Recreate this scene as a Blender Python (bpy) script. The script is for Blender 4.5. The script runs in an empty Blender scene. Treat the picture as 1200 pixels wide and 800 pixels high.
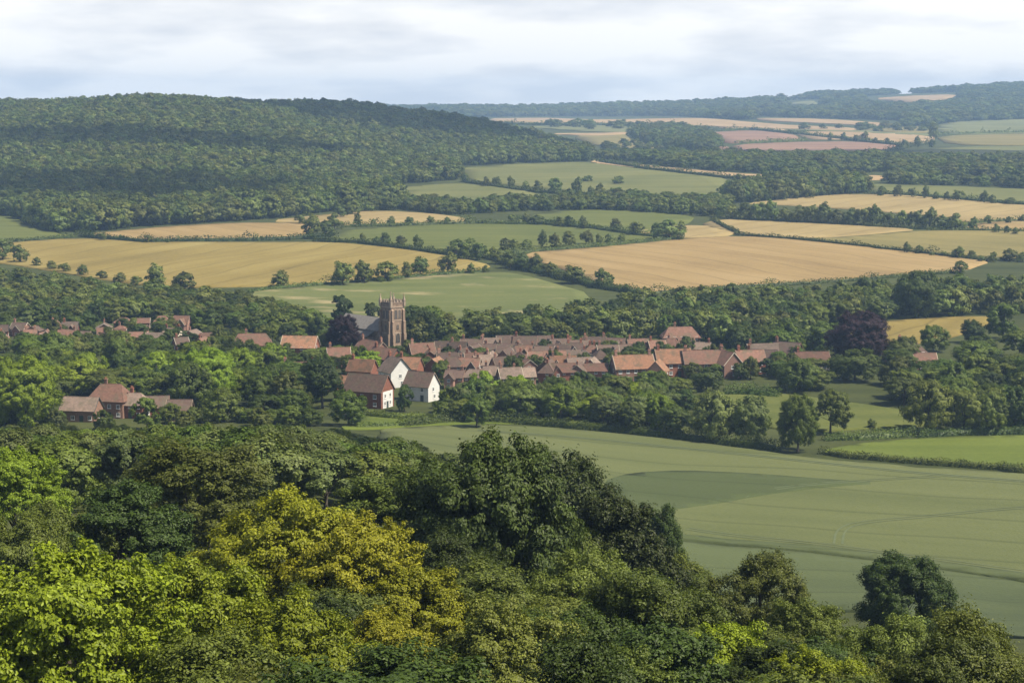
import bpy, bmesh, math, random, time
import numpy as np
from mathutils import Vector, Matrix, noise
from mathutils.geometry import delaunay_2d_cdt

T0 = time.time()
R_ = math.radians
SC = bpy.context.scene
COL = SC.collection

# ------------------------------------------------------------------ camera
FPX, ROW_H, EYE = 2239.0, 124.0, 95.0          # focal length in photo pixels, horizon row, eye height over the valley
PITCH = math.atan((400 - ROW_H) / FPX)
cd = bpy.data.cameras.new('camera'); cam = bpy.data.objects.new('camera', cd); COL.objects.link(cam)
cd.sensor_width = 36; cd.lens = 36 * FPX / 1200; cd.clip_start = 0.5; cd.clip_end = 60000
cam.location = (0, 0, EYE); cam.rotation_euler = (math.pi / 2 - PITCH, 0, 0)
SC.camera = cam
FWD = np.array([0, math.cos(PITCH), -math.sin(PITCH)]); UPV = np.array([0, math.sin(PITCH), math.cos(PITCH)])

# ------------------------------------------------------------------ light, sky, exposure
SUN_EL, SUN_AZ = 54.0, 112.0                    # azimuth clockwise from +Y: the sun stands to the right
sd = Vector((math.sin(R_(SUN_AZ)) * math.cos(R_(SUN_EL)), math.cos(R_(SUN_AZ)) * math.cos(R_(SUN_EL)), math.sin(R_(SUN_EL))))
sl = bpy.data.lights.new('sun', 'SUN'); sun = bpy.data.objects.new('sun', sl); COL.objects.link(sun)
sl.energy = 5.0; sl.angle = R_(0.55); sl.color = (1.0, 0.91, 0.76)
sun.rotation_euler = sd.to_track_quat('Z', 'Y').to_euler(); sun.location = (300, 0, 600)

W = bpy.data.worlds.new('World'); SC.world = W; W.use_nodes = True
nt = W.node_tree; nt.nodes.clear()
def N(t, typ, **kw):
    n = t.nodes.new(typ)
    for k, v in kw.items(): setattr(n, k, v)
    return n
out = N(nt, 'ShaderNodeOutputWorld'); bg = N(nt, 'ShaderNodeBackground')
sky = N(nt, 'ShaderNodeTexSky', sky_type='NISHITA', sun_disc=False)
sky.sun_elevation = R_(SUN_EL); sky.sun_rotation = R_(SUN_AZ); sky.altitude = 100; sky.air_density = 1.0; sky.dust_density = 1.2
SKY_K = 0.06
bg.inputs[1].default_value = SKY_K
# a broken sheet of pale stratocumulus over the whole dome
tc = N(nt, 'ShaderNodeTexCoord'); sp = N(nt, 'ShaderNodeSeparateXYZ')
nt.links.new(tc.outputs['Generated'], sp.inputs[0])
zz = N(nt, 'ShaderNodeMath', operation='ADD'); zz.inputs[1].default_value = 0.19
zm = N(nt, 'ShaderNodeMath', operation='MAXIMUM'); zm.inputs[1].default_value = 0.0
nt.links.new(sp.outputs['Z'], zm.inputs[0]); nt.links.new(zm.outputs[0], zz.inputs[0])
dx = N(nt, 'ShaderNodeMath', operation='DIVIDE'); dy = N(nt, 'ShaderNodeMath', operation='DIVIDE')
nt.links.new(sp.outputs['X'], dx.inputs[0]); nt.links.new(zz.outputs[0], dx.inputs[1])
nt.links.new(sp.outputs['Y'], dy.inputs[0]); nt.links.new(zz.outputs[0], dy.inputs[1])
cb = N(nt, 'ShaderNodeCombineXYZ'); nt.links.new(dx.outputs[0], cb.inputs[0]); nt.links.new(dy.outputs[0], cb.inputs[1])
n1 = N(nt, 'ShaderNodeTexNoise'); n1.inputs['Scale'].default_value = 0.75; n1.inputs['Detail'].default_value = 7; n1.inputs['Roughness'].default_value = 0.52; n1.inputs['Distortion'].default_value = 0.3
n2 = N(nt, 'ShaderNodeTexNoise'); n2.inputs['Scale'].default_value = 2.2; n2.inputs['Detail'].default_value = 6; n2.inputs['Roughness'].default_value = 0.5
mp = N(nt, 'ShaderNodeMapping'); mp.inputs['Location'].default_value = (3.1, 7.7, 2.0)
nt.links.new(cb.outputs[0], n1.inputs['Vector']); nt.links.new(cb.outputs[0], mp.inputs[0]); nt.links.new(mp.outputs[0], n2.inputs['Vector'])
cr = N(nt, 'ShaderNodeValToRGB'); cr.color_ramp.elements[0].position = 0.53; cr.color_ramp.elements[1].position = 0.74
cr.color_ramp.elements[0].color = (0.06, 0.06, 0.06, 1); cr.color_ramp.elements[1].color = (0.72, 0.72, 0.72, 1)
nt.links.new(n1.outputs['Fac'], cr.inputs[0])
cc = N(nt, 'ShaderNodeValToRGB'); cc.color_ramp.elements[0].position = 0.38; cc.color_ramp.elements[1].position = 0.56
cc.color_ramp.elements[0].color = (9.0, 9.25, 9.7, 1); cc.color_ramp.elements[1].color = (12.2, 12.05, 11.75, 1)
nt.links.new(n2.outputs['Fac'], cc.inputs[0])
mx = N(nt, 'ShaderNodeMix', data_type='RGBA')
# low down the broken sheet is seen edge-on and its gaps close up
ed = N(nt, 'ShaderNodeMapRange'); ed.inputs[1].default_value = 0.06; ed.inputs[2].default_value = 0.34; ed.inputs[3].default_value = 0.97; ed.inputs[4].default_value = 0.0; ed.interpolation_type = 'SMOOTHSTEP'
nt.links.new(zm.outputs[0], ed.inputs[0])
mxx = N(nt, 'ShaderNodeMath', operation='MAXIMUM'); nt.links.new(cr.outputs[0], mxx.inputs[0]); nt.links.new(ed.outputs[0], mxx.inputs[1])
nt.links.new(mxx.outputs[0], mx.inputs[0]); nt.links.new(sky.outputs[0], mx.inputs[6]); nt.links.new(cc.outputs[0], mx.inputs[7])
nt.links.new(mx.outputs[2], bg.inputs[0]); nt.links.new(bg.outputs[0], out.inputs[0])

SC.view_settings.view_transform = 'Standard'; SC.view_settings.look = 'None'
SC.view_settings.exposure = 0.68; SC.view_settings.gamma = 1.0
SC.render.engine = 'CYCLES'
cy = SC.cycles
cy.max_bounces = 5; cy.diffuse_bounces = 3; cy.glossy_bounces = 2; cy.transmission_bounces = 3; cy.volume_bounces = 1; cy.transparent_max_bounces = 8

# ------------------------------------------------------------------ the lie of the land
def zrow(r, D): return EYE - (r - ROW_H) / FPX * D
def ctl():
    P = []
    base_r = {30: 84, 45: 75, 60: 67, 100: 57, 150: 48, 200: 37, 250: 24, 300: 10, 345: 2, 390: 0.3, 450: 0, 570: 0}
    base_l = {30: 84, 45: 75, 60: 67, 100: 58, 150: 53, 200: 49, 250: 43, 300: 36, 345: 29, 390: 22, 450: 14, 570: 2}
    mid = {700: 0, 850: 0, 1000: 0.6, 1150: 4.6, 1320: 9, 1470: 12.3, 1620: 14.7}
    valley = {1900: 22, 2200: 30, 2650: 29, 3200: 36, 3900: 50, 4500: 62}
    ridge = {-700: 131, -300: 130, 0: 129, 200: 128, 400: 128, 535: 127, 690: 125, 800: 119, 950: 112, 1200: 101, 1500: 97, 1900: 95}
    for px in (-700, -300, 0, 200, 400, 535, 690, 800, 950, 1200, 1500, 1900):
        t = min(max((px - 350) / 450.0, 0), 1); t = t * t * (3 - 2 * t)
        for D in base_r: P.append((px, D, base_l[D] * (1 - t) + base_r[D] * t))
        for D, z in mid.items(): P.append((px, D, z))
        hill = {-700: [(1850, 40), (2250, 74), (2550, 88), (2900, 84), (3500, 50)],
                -300: [(1850, 36), (2250, 71), (2520, 86), (2900, 82), (3500, 48)],
                0: [(1850, 33), (2250, 69), (2500, 84), (2900, 80), (3500, 46)],
                200: [(1850, 33), (2250, 74), (2500, 91.5), (2900, 86), (3500, 46)],
                400: [(1830, 20.5), (2150, 49), (2350, 54), (2750, 84), (3050, 82), (3600, 48)],
                535: [(1930, 22.6), (2170, 29), (2450, 50), (2700, 66), (3000, 60), (3500, 42)],
                690: [(1900, 22), (2300, 29.5), (2650, 28.5), (3200, 36)]}.get(px)
        if hill:
            for D, z in hill: P.append((px, D, z))
            P.append((px, 4500, 62))
        else:
            for D, z in valley.items(): P.append((px, D, z))
        if px in (535, 690): P.append((px, 3900, 50))
        rr = ridge[px]
        P.append((px, 5600, zrow(rr + 16, 5600)))
        P.append((px, 7000, zrow(rr + 1.5, 7000)))
        P.append((px, 9000, zrow(rr + 1.5, 7000) - 45))
    return np.array(P, float)
CT = ctl()
def ab(px, D): return np.stack([(np.asarray(px) - 600) / 300.0, 2 * np.log(np.asarray(D))], -1)
def tpsU(d2): return 0.5 * d2 * np.log(d2 + 1e-12)
Q = ab(CT[:, 0], CT[:, 1]); n = len(Q)
K = tpsU(((Q[:, None] - Q[None]) ** 2).sum(-1)) + 2e-3 * np.eye(n)
Pm = np.c_[np.ones(n), Q]
A = np.zeros((n + 3, n + 3)); A[:n, :n] = K; A[:n, n:] = Pm; A[n:, :n] = Pm.T
sol = np.linalg.solve(A, np.r_[CT[:, 2], np.zeros(3)])
NA, NB = 201, 720
AA = np.linspace(-4.2, 4.2, NA); BB = np.linspace(2 * math.log(30), 2 * math.log(9000), NB)
ZG = np.zeros((NB, NA))
for j in range(0, NB, 60):
    g = np.stack(np.meshgrid(AA, BB[j:j + 60]), -1).reshape(-1, 2)
    ZG[j:j + 60] = (tpsU(((g[:, None] - Q[None]) ** 2).sum(-1)) @ sol[:n] + sol[n] + g @ sol[n + 1:]).reshape(-1, NA)
def gz(x, y):
    x = np.asarray(x, float); y = np.maximum(np.asarray(y, float), 30.0)
    a = np.clip((FPX * x / y / 300.0 - AA[0]) / (AA[1] - AA[0]), 0, NA - 1.001)
    b = np.clip((2 * np.log(y) - BB[0]) / (BB[1] - BB[0]), 0, NB - 1.001)
    i = a.astype(int); j = b.astype(int); a = a - i; b = b - j
    return (ZG[j, i] * (1 - a) + ZG[j, i + 1] * a) * (1 - b) + (ZG[j + 1, i] * (1 - a) + ZG[j + 1, i + 1] * a) * b
ZMIN = float(ZG.min())
TS = np.exp(np.linspace(math.log(35), math.log(8900), 900))
def hit(px, r):
    """points of the ground seen at photo pixels"""
    px = np.atleast_1d(np.asarray(px, float)); r = np.atleast_1d(np.asarray(r, float))
    d = FWD + ((px - 600) / FPX)[:, None] * np.array([1, 0, 0]) + ((400 - r) / FPX)[:, None] * UPV
    d = d / d[:, 1:2]
    X = d[:, 0:1] * TS; Zr = EYE + d[:, 2:3] * TS
    below = Zr < gz(X, np.broadcast_to(TS, X.shape))
    k = np.where(below.any(1), below.argmax(1), len(TS) - 1)
    lo = TS[np.maximum(k - 1, 0)]; hi = TS[k]
    for _ in range(25):
        m = (lo + hi) / 2
        bl = EYE + d[:, 2] * m < gz(d[:, 0] * m, m)
        hi = np.where(bl, m, hi); lo = np.where(bl, lo, m)
    x = d[:, 0] * hi
    return np.stack([x, hi, gz(x, hi)], -1)
def at(px, r): return hit(px, r)[0]
def proj(P):
    d = np.asarray(P, float) - np.array([0, 0, EYE]); w = d @ FWD
    return 600 + FPX * d[..., 0] / w, 400 - FPX * (d @ UPV) / w, w
def inpoly(px, r, poly):
    px = np.asarray(px); r = np.asarray(r); ins = np.zeros(px.shape, bool); m = len(poly)
    for i in range(m):
        x1, y1 = poly[i]; x2, y2 = poly[(i + 1) % m]
        c = ((y1 > r) != (y2 > r)) & (px < (x2 - x1) * (r - y1) / (y2 - y1 + 1e-9) + x1)
        ins ^= c
    return ins

# ------------------------------------------------------------------ object helpers
def tag(o, label=None, cat=None, group=None, kind=None):
    if label: o['label'] = label
    if cat: o['category'] = cat
    if group: o['group'] = group
    if kind: o['kind'] = kind
    return o
def link(name, data, parent=None):
    o = bpy.data.objects.new(name, data); COL.objects.link(o)
    if parent is not None: o.parent = parent
    return o
def empty(name, loc, rz=0.0):
    o = bpy.data.objects.new(name, None); COL.objects.link(o); o.empty_display_size = 0.5
    o.location = loc; o.rotation_euler = (0, 0, rz); return o
def slot(o, m):
    o.material_slots[0].link = 'OBJECT'; o.material_slots[0].material = m
def np_mesh(name, V, F, mat=None, tone=None, smooth=False):
    """V (n,3), F (m,k) all faces of one size"""
    V = np.ascontiguousarray(V, np.float32); F = np.ascontiguousarray(F, np.int32); k = F.shape[1]
    me = bpy.data.meshes.new(name)
    me.vertices.add(len(V)); me.vertices.foreach_set('co', V.ravel())
    me.loops.add(F.size); me.loops.foreach_set('vertex_index', F.ravel())
    me.polygons.add(len(F)); me.polygons.foreach_set('loop_start', np.arange(0, F.size, k, dtype=np.int32))
    me.polygons.foreach_set('loop_total', np.full(len(F), k, np.int32))
    if smooth: me.polygons.foreach_set('use_smooth', np.ones(len(F), bool))
    if tone is not None:
        at_ = me.attributes.new('tone', 'FLOAT', 'FACE'); at_.data.foreach_set('value', np.ascontiguousarray(tone, np.float32))
    me.update(calc_edges=True)
    if mat: me.materials.append(mat)
    return me
class MB:
    """collects boxes, prisms and tubes into one mesh"""
    def __init__(s): s.v = []; s.f = []
    def add(s, v, f):
        o = len(s.v); s.v += [tuple(p) for p in v]; s.f += [tuple(i + o for i in q) for q in f]; return s
    def box(s, x0, x1, y0, y1, z0, z1):
        return s.add([(x0, y0, z0), (x1, y0, z0), (x1, y1, z0), (x0, y1, z0), (x0, y0, z1), (x1, y0, z1), (x1, y1, z1), (x0, y1, z1)],
                     [(0, 3, 2, 1), (4, 5, 6, 7), (0, 1, 5, 4), (1, 2, 6, 5), (2, 3, 7, 6), (3, 0, 4, 7)])
    def tube(s, pts, rad, k=7, cap=True):
        pts = [Vector(p) for p in pts]; V = []; F = []
        for i, p in enumerate(pts):
            t = (pts[min(i + 1, len(pts) - 1)] - pts[max(i - 1, 0)]).normalized()
            u = t.cross(Vector((0.3, 1, 0.1))).normalized(); w = t.cross(u)
            for j in range(k):
                a = 2 * math.pi * j / k; V.append(p + (u * math.cos(a) + w * math.sin(a)) * rad[i])
        for i in range(len(pts) - 1):
            for j in range(k): F.append((i * k + j, i * k + (j + 1) % k, (i + 1) * k + (j + 1) % k, (i + 1) * k + j))
        if cap: F.append(tuple(range(k))[::-1]); F.append(tuple((len(pts) - 1) * k + j for j in range(k)))
        return s.add(V, F)
    def prism(s, poly, z0, z1):
        m = len(poly)
        return s.add([(x, y, z0) for x, y in poly] + [(x, y, z1) for x, y in poly],
                     [tuple(range(m))[::-1], tuple(range(m, 2 * m))] + [(i, (i + 1) % m, m + (i + 1) % m, m + i) for i in range(m)])
    def mesh(s, name, mat=None):
        me = bpy.data.meshes.new(name); me.from_pydata(s.v, [], s.f)
        bm = bmesh.new(); bm.from_mesh(me); bmesh.ops.recalc_face_normals(bm, faces=bm.faces); bm.to_mesh(me); bm.free()
        if mat: me.materials.append(mat)
        return me

# ------------------------------------------------------------------ materials
MATS = {}
def new_mat(name):
    m = bpy.data.materials.new(name); m.use_nodes = True; m.node_tree.nodes.clear(); MATS[name] = m; return m, m.node_tree
def ramp(t, stops, interp='LINEAR'):
    c = N(t, 'ShaderNodeValToRGB'); c.color_ramp.interpolation = interp; e = c.color_ramp.elements
    while len(e) < len(stops): e.new(0.5)
    for i, (p, col) in enumerate(stops): e[i].position = p; e[i].color = (*col, 1)
    return c
def leaf_mat(name, dark, mid, light, trans=0.18, rough=0.5, spec=0.2, tr_col=None, hue=0.02):
    m, t = new_mat(name); o = N(t, 'ShaderNodeOutputMaterial')
    a = N(t, 'ShaderNodeAttribute', attribute_name='tone')
    c = ramp(t, [(0.0, dark), (0.5, mid), (1.0, light)]); t.links.new(a.outputs['Fac'], c.inputs[0])
    oi = N(t, 'ShaderNodeObjectInfo')
    hs = N(t, 'ShaderNodeHueSaturation')
    m1 = N(t, 'ShaderNodeMapRange'); m1.inputs[3].default_value = 0.5 - hue; m1.inputs[4].default_value = 0.5 + hue
    m2 = N(t, 'ShaderNodeMapRange'); m2.inputs[3].default_value = 0.70; m2.inputs[4].default_value = 1.32
    mm = N(t, 'ShaderNodeMath', operation='MULTIPLY'); mm.inputs[1].default_value = 7.31
    fr = N(t, 'ShaderNodeMath', operation='FRACT')
    t.links.new(oi.outputs['Random'], m1.inputs[0]); t.links.new(oi.outputs['Random'], mm.inputs[0]); t.links.new(mm.outputs[0], fr.inputs[0]); t.links.new(fr.outputs[0], m2.inputs[0])
    t.links.new(m1.outputs[0], hs.inputs['Hue']); t.links.new(m2.outputs[0], hs.inputs['Value']); t.links.new(c.outputs[0], hs.inputs['Color'])
    p = N(t, 'ShaderNodeBsdfPrincipled'); p.inputs['Roughness'].default_value = rough; p.inputs['Specular IOR Level'].default_value = spec
    t.links.new(hs.outputs[0], p.inputs['Base Color'])
    tr = N(t, 'ShaderNodeBsdfTranslucent'); mc = N(t, 'ShaderNodeMix', data_type='RGBA', blend_type='MULTIPLY'); mc.inputs[0].default_value = 1.0
    mc.inputs[7].default_value = (*(tr_col or (1.35, 1.45, 0.55)), 1); t.links.new(hs.outputs[0], mc.inputs[6]); t.links.new(mc.outputs[2], tr.inputs[0])
    ms = N(t, 'ShaderNodeMixShader'); ms.inputs[0].default_value = trans
    t.links.new(p.outputs[0], ms.inputs[1]); t.links.new(tr.outputs[0], ms.inputs[2]); t.links.new(ms.outputs[0], o.inputs[0])
    return m
TINT = {}
def tinted_leaf():
    # one leaf material for all trees; the colour of a tree's leaves is the object's own colour
    m = leaf_mat('leaf_tinted', (0, 0, 0), (0, 0, 0), (0, 0, 0), trans=.2, hue=.012, rough=.5, spec=.2); t = m.node_tree
    c = [n for n in t.nodes if n.type == 'VALTORGB'][0]; oi = [n for n in t.nodes if n.type == 'OBJECT_INFO'][0]; hs = [n for n in t.nodes if n.type == 'HUE_SAT'][0]
    e = c.color_ramp.elements
    for i, q in enumerate(((.55, .60, .62), (1, 1, 1), (1.5, 1.5, 1.3))): e[i].color = (*[x / 2 for x in q], 1)
    a = N(t, 'ShaderNodeMix', data_type='RGBA', blend_type='MULTIPLY'); a.inputs[0].default_value = 1
    sc = N(t, 'ShaderNodeVectorMath', operation='SCALE'); sc.inputs['Scale'].default_value = 2.0
    t.links.new(oi.outputs['Color'], a.inputs[6]); t.links.new(c.outputs[0], a.inputs[7]); t.links.new(a.outputs[2], sc.inputs[0]); t.links.new(sc.outputs[0], hs.inputs['Color'])
leaf_mat_ = leaf_mat
def leaf_mat(name, dark, mid, light, **kw):
    TINT[name] = mid
    if name in ('leaf_hedge', 'leaf_wood', 'leaf_dark', 'leaf_green', 'leaf_bright'): return leaf_mat_(name, dark, mid, light, **kw)
leaf_mat('leaf_dark', (0.024, 0.04, 0.008), (0.048, 0.072, 0.013), (0.084, 0.114, 0.02))
leaf_mat('leaf_oak', (.02, .034, .008), (.042, .060, .012), (.08, .10, .02))
leaf_mat('leaf_green', (0.04, 0.066, 0.01), (0.08, 0.114, 0.017), (0.128, 0.168, 0.028))
leaf_mat('leaf_mid', (0.053, 0.074, 0.012), (0.1, 0.126, 0.021), (0.155, 0.182, 0.034))
leaf_mat('leaf_olive', (0.0580, 0.0720, 0.0130), (0.1060, 0.1260, 0.0230), (0.1650, 0.1750, 0.0400))
leaf_mat('leaf_grey', (0.058, 0.074, 0.02), (0.1, 0.124, 0.034), (0.13, 0.145, 0.05), trans=0.2)
leaf_mat('leaf_bright', (0.0780, 0.1150, 0.0100), (0.1580, 0.2100, 0.0150), (0.2500, 0.3000, 0.0250), trans=0.35)
leaf_mat('leaf_lime', (0.0680, 0.1050, 0.0080), (0.1500, 0.1900, 0.0110), (0.2900, 0.3100, 0.0280), trans=0.4, spec=0.5, rough=0.42)
leaf_mat('leaf_yellow', (0.1000, 0.1050, 0.0100), (0.2050, 0.2080, 0.0120), (0.3700, 0.3500, 0.0300), trans=0.35, tr_col=(1.3, 1.2, .4))
leaf_mat('leaf_willow', (0.08, 0.1, 0.03), (0.13, 0.165, 0.046), (0.2, 0.22, 0.07))
leaf_mat('leaf_copper', (.014, .007, .010), (.026, .012, .017), (.045, .020, .026), trans=0.12, tr_col=(1.3, .8, .9))
leaf_mat('leaf_lilac', (.22, .13, .22), (.36, .25, .36), (.50, .38, .48), trans=0.15, tr_col=(1, 1, 1))
leaf_mat('leaf_hedge', (0.04, 0.06, 0.01), (0.078, 0.104, 0.017), (0.125, 0.155, 0.028))
leaf_mat('leaf_wood', (0.046, 0.068, 0.013), (0.104, 0.130, 0.024), (0.16, 0.19, 0.036), hue=0.025)
leaf_mat = leaf_mat_; tinted_leaf()
def bark():
    m, t = new_mat('bark'); o = N(t, 'ShaderNodeOutputMaterial'); p = N(t, 'ShaderNodeBsdfPrincipled'); p.inputs['Roughness'].default_value = .9
    g = N(t, 'ShaderNodeTexCoord'); n_ = N(t, 'ShaderNodeTexNoise'); n_.inputs['Scale'].default_value = 3; n_.inputs['Detail'].default_value = 6
    c = ramp(t, [(.3, (.03, .024, .018)), (.7, (.10, .08, .06))]); t.links.new(g.outputs['Object'], n_.inputs['Vector']); t.links.new(n_.outputs[0], c.inputs[0]); t.links.new(c.outputs[0], p.inputs[0]); t.links.new(p.outputs[0], o.inputs[0])
bark()
def field_mat(name, c0, c1, c2=None, big=0.012, streak=(0.006, 0.09), ang=0.0, lines=0.0, line_gap=12.0, fine=0.6, line_col=None, patch=0.0, patch_col=None):
    """crop or grass: broad mottling, streaks along the rows, fine texture, faint wheel lines"""
    m, t = new_mat(name); o = N(t, 'ShaderNodeOutputMaterial'); p = N(t, 'ShaderNodeBsdfPrincipled'); p.inputs['Roughness'].default_value = .95; p.inputs['Specular IOR Level'].default_value = .15
    g = N(t, 'ShaderNodeNewGeometry')
    def noise_at(scale, det, rot=0.0, rough=.55, off=0):
        mp = N(t, 'ShaderNodeMapping', vector_type='TEXTURE'); mp.inputs['Rotation'].default_value = (0, 0, -rot); mp.inputs['Scale'].default_value = [1 / q_ if q_ else 1e6 for q_ in scale]; mp.inputs['Location'].default_value = (off * 31, off * 17, 0)
        q = N(t, 'ShaderNodeTexNoise'); q.inputs['Scale'].default_value = 1; q.inputs['Detail'].default_value = det; q.inputs['Roughness'].default_value = rough
        t.links.new(g.outputs['Position'], mp.inputs[0]); t.links.new(mp.outputs[0], q.inputs['Vector']); return q.outputs[0]
    seed = (hash(name) % 97) * 0 + sum(map(ord, name)) % 97
    a = noise_at((big, big, .0), 5, off=seed); b = noise_at((streak[0], streak[1], 0), 4, ang, off=seed * 2.0); f = noise_at((fine, fine, fine), 3)
    s1 = N(t, 'ShaderNodeMath', operation='MULTIPLY_ADD'); s1.inputs[1].default_value = .55; t.links.new(b, s1.inputs[0]); 
    s0 = N(t, 'ShaderNodeMath', operation='MULTIPLY'); s0.inputs[1].default_value = .45; t.links.new(a, s0.inputs[0]); t.links.new(s0.outputs[0], s1.inputs[2])
    s2 = N(t, 'ShaderNodeMath', operation='MULTIPLY_ADD'); s2.inputs[1].default_value = .28; s2.inputs[2].default_value = -.14; t.links.new(f, s2.inputs[0])
    s3 = N(t, 'ShaderNodeMath', operation='ADD'); t.links.new(s1.outputs[0], s3.inputs[0]); t.links.new(s2.outputs[0], s3.inputs[1])
    c0 = tuple(x * .86 for x in c0); c1 = tuple(x * 1.06 for x in c1) if c2 is None else c1; c2 = tuple(x * 1.08 for x in c2) if c2 else None
    stops = [(.33, c0), (.66, c1)] if c2 is None else [(.30, c0), (.5, c1), (.70, c2)]
    c = ramp(t, stops); t.links.new(s3.outputs[0], c.inputs[0]); col = c.outputs[0]
    if patch:
        pn = noise_at((.02, .035, 0), 6, ang + .4, .6, seed + 11); pr = ramp(t, [(.55, (0, 0, 0)), (.68, (patch,) * 3)]); t.links.new(pn, pr.inputs[0])
        mxp = N(t, 'ShaderNodeMix', data_type='RGBA'); t.links.new(pr.outputs[0], mxp.inputs[0]); t.links.new(col, mxp.inputs[6]); mxp.inputs[7].default_value = (*patch_col, 1); col = mxp.outputs[2]
    if lines:
        mp = N(t, 'ShaderNodeMapping'); mp.inputs['Rotation'].default_value = (0, 0, ang)
        t.links.new(g.outputs['Position'], mp.inputs[0]); sx = N(t, 'ShaderNodeSeparateXYZ'); t.links.new(mp.outputs[0], sx.inputs[0])
        w1 = noise_at((.008, .008, 0), 2, off=5); wa = N(t, 'ShaderNodeMath', operation='MULTIPLY_ADD'); wa.inputs[1].default_value = 40; t.links.new(w1, wa.inputs[0]); t.links.new(sx.outputs['Y'], wa.inputs[2])
        dv = N(t, 'ShaderNodeMath', operation='DIVIDE'); dv.inputs[1].default_value = line_gap; t.links.new(wa.outputs[0], dv.inputs[0])
        fr = N(t, 'ShaderNodeMath', operation='FRACT'); t.links.new(dv.outputs[0], fr.inputs[0])
        lr = ramp(t, [(0, (lines,) * 3), (.05, (lines,) * 3), (.09, (0, 0, 0)), (1, (0, 0, 0))]); t.links.new(fr.outputs[0], lr.inputs[0])
        mxl = N(t, 'ShaderNodeMix', data_type='RGBA'); t.links.new(lr.outputs[0], mxl.inputs[0]); t.links.new(col, mxl.inputs[6]); mxl.inputs[7].default_value = (*(line_col or tuple(x * .6 for x in c0)), 1); col = mxl.outputs[2]
    bp = N(t, 'ShaderNodeBump'); bp.inputs['Strength'].default_value = .5; bp.inputs['Distance'].default_value = .25; t.links.new(f, bp.inputs['Height']); t.links.new(bp.outputs[0], p.inputs['Normal'])
    t.links.new(col, p.inputs[0]); t.links.new(p.outputs[0], o.inputs[0]); return m
field_mat('grass_rough', (0.0323, 0.0425, 0.0115), (0.0605, 0.0697, 0.0192))
field_mat('crop_green', (0.07, 0.087, 0.031), (0.092, 0.106, 0.039), (0.112, 0.124, 0.048), big=.006, streak=(.004, .05), ang=.35, lines=.35, line_gap=21, fine=1.4)
field_mat('crop_green_low', (0.056, 0.074, 0.032), (0.077, 0.095, 0.039), big=.01, streak=(.004, .06), ang=.35, lines=.3, line_gap=21, fine=1.4)
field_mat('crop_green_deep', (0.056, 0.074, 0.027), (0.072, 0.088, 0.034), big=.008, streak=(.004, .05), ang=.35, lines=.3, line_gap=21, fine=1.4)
field_mat('pasture_bright', (0.0709, 0.0998, 0.0146), (0.1094, 0.1352, 0.0243), fine=.9)
field_mat('pasture', (0.0706, 0.0896, 0.0192), (0.1075, 0.1182, 0.0282), fine=.5)
field_mat('pasture_pale', (0.0925, 0.1062, 0.0294), (0.1373, 0.1361, 0.0436), fine=.3, streak=(.004, .03))
field_mat('meadow_striped', (0.0725, 0.0924, 0.0261), (0.0998, 0.1158, 0.0337), (0.1300, 0.1334, 0.0446), streak=(.003, .06), ang=-.12, patch=.75, patch_col=(.34, .27, .15))
field_mat('wheat_gold', (0.1512, 0.1162, 0.0294), (0.1982, 0.1514, 0.0422), (0.2318, 0.1859, 0.0608), streak=(.004, .045), fine=.5, lines=.42, line_gap=24, ang=-1.15)
field_mat('wheat_tan', (0.1949, 0.1328, 0.0544), (0.2453, 0.1726, 0.0717), (0.2755, 0.1992, 0.0928), streak=(.003, .04), fine=.5, lines=.42, line_gap=24, ang=1.0)
field_mat('wheat_pale', (0.2352, 0.1760, 0.0736), (0.2890, 0.2224, 0.0992), streak=(.004, .03), fine=.3, lines=.42, line_gap=24, ang=-0.9)
field_mat('wheat_green', (0.1512, 0.1328, 0.0422), (0.2016, 0.1660, 0.0576), streak=(.004, .03), fine=.3, lines=.42, line_gap=24, ang=0.7)
field_mat('soil_pink', (0.1949, 0.1162, 0.0768), (0.2419, 0.1494, 0.0992), streak=(.004, .03), fine=.2)
field_mat('stubble_far', (0.2688, 0.1859, 0.0960), (0.3360, 0.2390, 0.1280), streak=(.003, .02), fine=.1)
field_mat('grass_far', (0.1142, 0.1262, 0.0480), (0.1613, 0.1627, 0.0640), streak=(.003, .02), fine=.1)
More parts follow.
